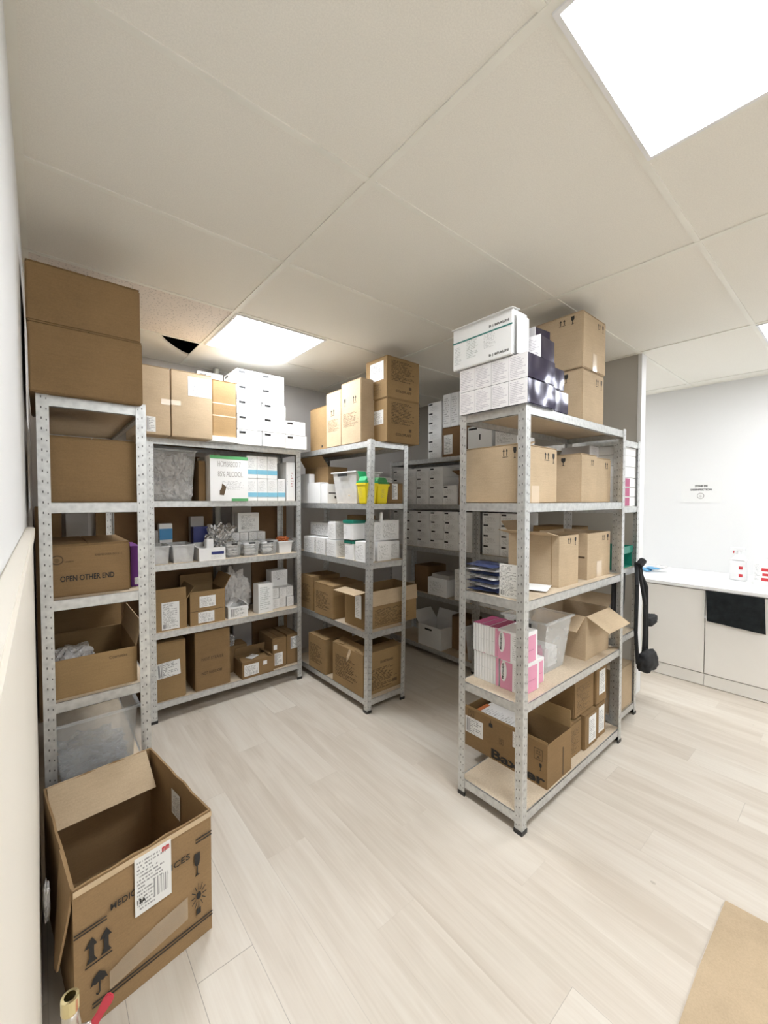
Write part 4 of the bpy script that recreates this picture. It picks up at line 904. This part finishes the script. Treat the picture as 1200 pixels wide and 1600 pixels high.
# ---------------------------------------------------------------- big open box on the floor, its outline slightly askew
FL_, FR_, BR_, BL_ = Vector((.043,1.293)), Vector((.403,1.354)), Vector((.324,1.853)), Vector((-.012,1.822))
hb = .397; ctr = (FL_+FR_+BR_+BL_)/4
r = root('open_cardboard_box', 'big battered open brown box on the floor at the lower left', 'box', (ctr.x, ctr.y, 0))
def wall_(bm, a, c, t, z0, z1, top_a=0, top_c=0):
    d = (c-a).normalized(); n = Vector((-d.y, d.x))*t   # thickness to the inside
    seg = 8; prev = None
    for i in range(seg+1):
        p = a.lerp(c, i/seg)-ctr; wob = .002*math.sin(i*1.9+a.x*20); zt = z1 + (top_a*(1-i/seg)+top_c*i/seg) + .003*math.sin(i*2.7)*(0 < i < seg)
        q = [bm.verts.new((p.x - 0, p.y, z0)), bm.verts.new((p.x+n.x, p.y+n.y, z0)), bm.verts.new((p.x+n.x*(1)+wob*d.y*.5, p.y+n.y - wob*d.x*.5, zt)), bm.verts.new((p.x+wob*d.y*.5, p.y-wob*d.x*.5, zt))]
        if prev:
            for k in range(4): bm.faces.new([prev[k], prev[(k+1)%4], q[(k+1)%4], q[k]])
        else: bm.faces.new(q[::-1])
        prev = q
    bm.faces.new(prev)
bm = BM()
for a, c in ((FL_, FR_), (FR_, BR_), (BR_, BL_), (BL_, FL_)): wall_(bm, a, c, .006, .001, hb)
P = [FL_-ctr, FR_-ctr, BR_-ctr, BL_-ctr]; prism(bm, [(p.x*.985, p.y*.985) for p in P], .002, .008)
obj('body', bm, K_OLD, r)
def hinge_flap(a, c, length, ang, inset0=0, inset1=0, name='top_flap', mat=K_OLD, t=.005, cut=None):
    """flap hinged on the rim from a to c; ang from straight up, positive to the outside"""
    d = (c-a).normalized(); out = Vector((d.y, -d.x))
    u = Vector((out.x*math.sin(R(ang)), out.y*math.sin(R(ang)), math.cos(R(ang)))); Nn = Vector((d.x, d.y, 0)).cross(u)
    a0 = a-ctr; L_ = (c-a).length
    M = Matrix(((d.x,u.x,Nn.x,a0.x),(d.y,u.y,Nn.y,a0.y),(0,u.z,Nn.z,hb),(0,0,0,1)))
    pts = cut(L_, length) if cut else [(inset0,0),(L_-inset1,0),(L_-inset1,length),(inset0,length)]
    bm = BM(); prism(bm, pts, -t/2, t/2, M); return obj(name, bm, mat, r), M
hinge_flap(BR_, BL_, .155, -125, .02, .01, 'back_flap', K_LIGHT)                                # folded in and forward
hinge_flap(BL_, FL_, .25, 172, .0, .0, 'side_flap', K_OLD, cut=lambda L_, l: [(.35,0),(L_-.01,.0),(L_-.0,.05),(L_-.01,.12),(L_-.03,.215),(L_-.06,.225),(L_-.11,.14),(.37,.03)])
# front wall frame for prints
W_f = (FR_-FL_).length; df = (FR_-FL_).normalized(); nf = Vector((df.y, -df.x))
def FM(u, v, off=.0045):
    p = FL_ + df*u*W_f - ctr + nf*off
    return Matrix(((df.x,0,nf.x,p.x),(df.y,0,nf.y,p.y),(0,1,0,v*hb),(0,0,0,1)))
def FS(kind, u0, v0, u1, v1, nm, mat=M_INK): symbol(nm, FM(u0, v0), (u1-u0)*W_f, (v1-v0)*hb, kind, mat, r)
FS('lines2', .0, .675, .20, .705, 'printed_line'); FS('lines2', .86, .80, 1, .835, 'printed_line'); FS('lines2', .10, .13, 1.0, .165, 'printed_line')
text('printed_text', FM(.225,.715), .24*W_f, .045*hb, 'MEDICAL', M_INK, r, 0, .005)
text('printed_text', FM(.50,.715), .31*W_f, .045*hb, 'DEVICES', M_INK, r, 0, .005)
FS('blockarrows', .06, .43, .23, .63, 'this_way_up_mark'); FS('umbrella', .09, .20, .20, .36, 'keep_dry_mark'); FS('glass', .83, .54, .91, .72, 'fragile_mark'); FS('sun', .80, .22, .96, .46, 'keep_from_heat_mark')
plate('shipping_label', FM(.385, .55, .006), .27*W_f, .42*hb, L_SHIP, r, .0008)
text('printed_text', FM(.585,.91,.0074), .055*W_f, .035*hb, 'mm', M_RED, r, 0, .02); text('printed_text', FM(.40,.63,.0074), .06*W_f, .035*hb, '13A', M_INK, r, 0, .02)
bm = BM(); prism(bm, [(0,.0),(.21,.03),(.21,.10),(.12,.085),(.04,.065),(.0,.05)], 0, .0008, FM(.21,.17,.0048)); obj('clear_pouch', bm, clear('pouch_film', (.62, .50, .36), .3, .2), r)
plate('packing_tape', FM(.0,.955,.0056), W_f, .04*hb, M_TAPE, r, .0006)
dr = (BR_-FR_).normalized(); nr = Vector((-dr.y, dr.x)); pr = FR_.lerp(BR_, .42)-ctr + nr*.0095
plate('inner_label', Matrix(((dr.x,0,nr.x,pr.x),(dr.y,0,nr.y,pr.y),(0,1,0,.25),(0,0,0,1))), .07, .09, L_TXT, r)
o = crumple('torn_tape', -.197, -.17, .27, .007, .03, .045, M_BAG, 71, .3, parent=r, sub=3)

# ---------------------------------------------------------------- brass ball valve near the camera
r = root('ball_valve', 'brass water valve with a red lever on a pipe by the left wall', 'valve', (.026, 1.0, 0))
bm = BM(); tube(bm, [(0,0,.0),(0,0,.30)], .011, 14); obj('pipe', bm, M_CHROME, r, smooth=True)
bm = BM(); tube(bm, [(0,0,.298),(0,0,.312),(0,0,.33),(0,0,.352),(0,0,.37),(0,0,.385)], [.0125,.0125,.017,.017,.0145,.0140], 18); obj('valve_body', bm, M_CHROME, r, smooth=True)
bm = BM()
n_ = 18
for (ra, rb, za, zb) in ((.0140,.0155,.384,.388), (.0155,.0155,.388,.412), (.0155,.0150,.412,.415), (.0150,.0098,.415,.4155), (.0098,.0094,.4155,.39)):
    A = [bm.verts.new((ra*math.cos(2*math.pi*i/n_), ra*math.sin(2*math.pi*i/n_), za)) for i in range(n_)]; B = [bm.verts.new((rb*math.cos(2*math.pi*i/n_), rb*math.sin(2*math.pi*i/n_), zb)) for i in range(n_)]
    for i in range(n_): bm.faces.new([A[i], A[(i+1)%n_], B[(i+1)%n_], B[i]])
obj('brass_outlet', bm, M_BRASS, r, smooth=False)
bm = BM(); tube(bm, [(0,0,.386),(0,0,.394)], .0096, 18); obj('bore_shade', bm, M_INK, r)  # black disc stands in for the shade inside the outlet
bm = BM(); tube(bm, [(.015,-.005,.34),(.034,-.012,.34)], .007, 12); obj('stem', bm, M_CHROME, r, smooth=True)
bm = BM(); Ml = Matrix.Translation((.036,-.013,.34)) @ Matrix.Rotation(R(-38), 4, 'Y')
prism(bm, [(-.030,-.008),(-.006,-.009),(.02,-.007),(.045,-.010),(.054,-.006),(.054,.006),(.045,.010),(.02,.007),(-.006,.009),(-.030,.008)], -.003, .003, Matrix.Translation((.034,-.014,.338)) @ Matrix.Rotation(R(-52), 4, 'Y') @ Matrix.Rotation(R(60), 4, 'X')); obj('lever', bm, M_REDP, r, bevel=.002)
bm = BM(); tube(bm, [(.033,-.020,.338),(.036,-.026,.338)], .006, 6); obj('nut', bm, M_CHROME, r)

# ---------------------------------------------------------------- flattened cardboard at the lower right
r = root('cardboard_sheet', 'flattened tan cardboard sheet on the floor at the lower right', 'cardboard', (1.45, .0, 0), 0)
bm = BM(); prism(bm, [(-.95,-.55),(.42,-.55),(.35,.293),(.0,.298),(-.95,.290)], .0005, .006); obj('sheet', bm, K_LIGHT, r)
bm = BM(); bx(bm, -.95, .40, -.20, -.196, .006, .0068); obj('fold_line', bm, K_MID, r)

# ---------------------------------------------------------------- disinfection counter
CX0 = 3.79; CT = .757
slabs = [(.775-.70*k, .775-.70*(k-1)) for k in range(-1, 4)]
for k, (y0, y1) in enumerate(slabs):
    y0 = max(y0, -1.325); lab = ['cream cabinet hidden behind the shelving at the far end', 'cream base cabinet beside the hanging bags', 'cream base cabinet behind the dark cloth', 'cream base cabinet outside the right edge', 'cream base cabinet nearest the camera side'][k]
    r = root('base_cabinet', lab, 'cabinet', (4.19, (y0+y1)/2, 0), 0, 'cream base cabinets'); d = (y1-y0)
    bm = BM(); bx(bm, -.375, .40, -d/2+.001, d/2-.001, .095, CT-.026); obj('carcass', bm, M_CAB, r)
    bm = BM(); bx(bm, -.40, -.378, -d/2+.003, d/2-.003, .10, CT-.034); dd = obj('door', bm, M_CAB, r, bevel=.0015)
    bm = BM(); tube(bm, [(-.40, d/2-.012, .53), (-.412, d/2-.012, .53), (-.424, d/2-.012, .53)], [.005,.005,.012], 12); obj('knob', bm, M_WPLAS, dd)
    bm = BM(); bx(bm, -.392, .40, -d/2+.001, d/2-.001, .004, .092); obj('plinth', bm, M_CAB, r, bevel=.001)
bm = BM(); bx(bm, CX0-.02, XE, -1.35, 2.20, CT-.025, CT); o = obj('worktop', bm, M_CTOP, None, bevel=.002); tag(o, 'long white worktop running along the bright right wall', 'worktop')
bm = BM(); g = 14
vv = []
for i in range(g+1):
    for j in range(g+1):
        u, v_ = i/g, j/g; sag = .025*(1-u)*v_ 
        vv.append(bm.verts.new((CX0-.026-.006*abs(math.sin(u*9+v_*3))*v_-.004, .445+.322*u-.01*v_, CT-.027-.225*v_*(1+.10*(1-u)) )))
for i in range(g):
    for j in range(g): bm.faces.new([vv[i*(g+1)+j], vv[(i+1)*(g+1)+j], vv[(i+1)*(g+1)+j+1], vv[i*(g+1)+j+1]])
bmesh.ops.solidify(bm, geom=bm.faces[:], thickness=.002)
o = obj('hanging_cloth', bm, M_CHAR, None, smooth=False); tag(o, 'dark green grey cloth hung over the worktop edge', 'cloth')
# paper sign on the wall
bm = BM(); sy0, sy1, sz0, sz1 = .842, 1.139, 1.375, 1.568
r = root('wall_sign', 'small white paper notice on the bright right wall', 'sign', (XE-.002, (sy0+sy1)/2, sz0))
M = Matrix(((0,0,-1,-.0005),(-1,0,0,(sy1-sy0)/2),(0,1,0,0),(0,0,0,1)))
plate('paper', M, sy1-sy0, sz1-sz0, plain('paper_white', (.80,.80,.785), .6, var=.01), r, .001)
def SM(u, v): return M @ Matrix.Translation((u*(sy1-sy0), v*(sz1-sz0), .0012))
text('printed_text', SM(.34,.74), .32*(sy1-sy0), .09*(sz1-sz0), 'ZONE DE', M_INK, r, 0, .03)
text('printed_text', SM(.24,.57), .52*(sy1-sy0), .09*(sz1-sz0), 'DESINFECTION', M_INK, r, 0, .03)
symbol('printed_emblem', SM(.40,.18), .055, .055, 'oval', M_GREYB, r)
# things on the worktop
def bottle(label, x, y, s=1):
    r = root('spray_bottle', label, 'bottle', (x, y, CT))
    bm = BM(); bx(bm, -.028*s, .028*s, -.05*s, .05*s, 0, .15*s); prism(bm, [(-.05*s,0),(.05*s,0),(.016*s,.05*s),(-.016*s,.05*s)], -.024*s, .024*s, Matrix.Translation((0,0,.15*s)) @ Matrix.Rotation(R(90), 4, 'Z') @ Matrix.Rotation(R(90), 4, 'X')); obj('bottle', bm, M_WPLAS, r, bevel=.006)
    bm = BM(); tube(bm, [(0,0,.195*s),(0,0,.225*s)], .014*s, 12); bx(bm, -.014*s, .014*s, -.035*s, .05*s, .225*s, .25*s); obj('spray_head', bm, M_WPLAS, r, bevel=.003)
    bm = BM(); bx(bm, -.006, .006, .050*s, .056*s, .20*s, .245*s, Matrix.Rotation(R(6), 4, 'X')); obj('trigger', bm, M_RED, r)
    M = Matrix(((0,0,-1,-.029*s),(-1,0,0,-.006),(0,1,0,.03*s),(0,0,0,1))); symbol('red_print', M, .022*s, .08*s, 'lines2', M_RED, r)
    return r
bottle('white spray bottle with red trigger on the worktop', 4.27, .665, 1.05)
r = small_box('white canister box with red print at the right edge of the photo', 4.12, 4.24, .40, .555, CT, CT+.19, M_WHITE, [('rect','L',.28,.2,.55,.32,M_RED), ('rect','L',.32,.4,.55,.5,M_RED), ('rect','L',.28,.58,.55,.7,M_RED), ('print','L',.03,.2,.26,.85,P_GREY)])
for k in range(3):
    bm = BM(); packet(bm, 0, 0, 0, .12, .09, .022, R(35*k), R(10-8*k)); o = obj('blue_glove', bm, [M_BLUEG, M_BLUEG, M_BAG][k], None, smooth=True, loc=(4.20+.03*k, 1.30-.05*k, CT+.014+.014*k))
    tag(o, 'crumpled blue glove packet on the worktop behind the post, %s' % ('bottom','middle','top')[k], 'glove', 'blue gloves on the worktop')
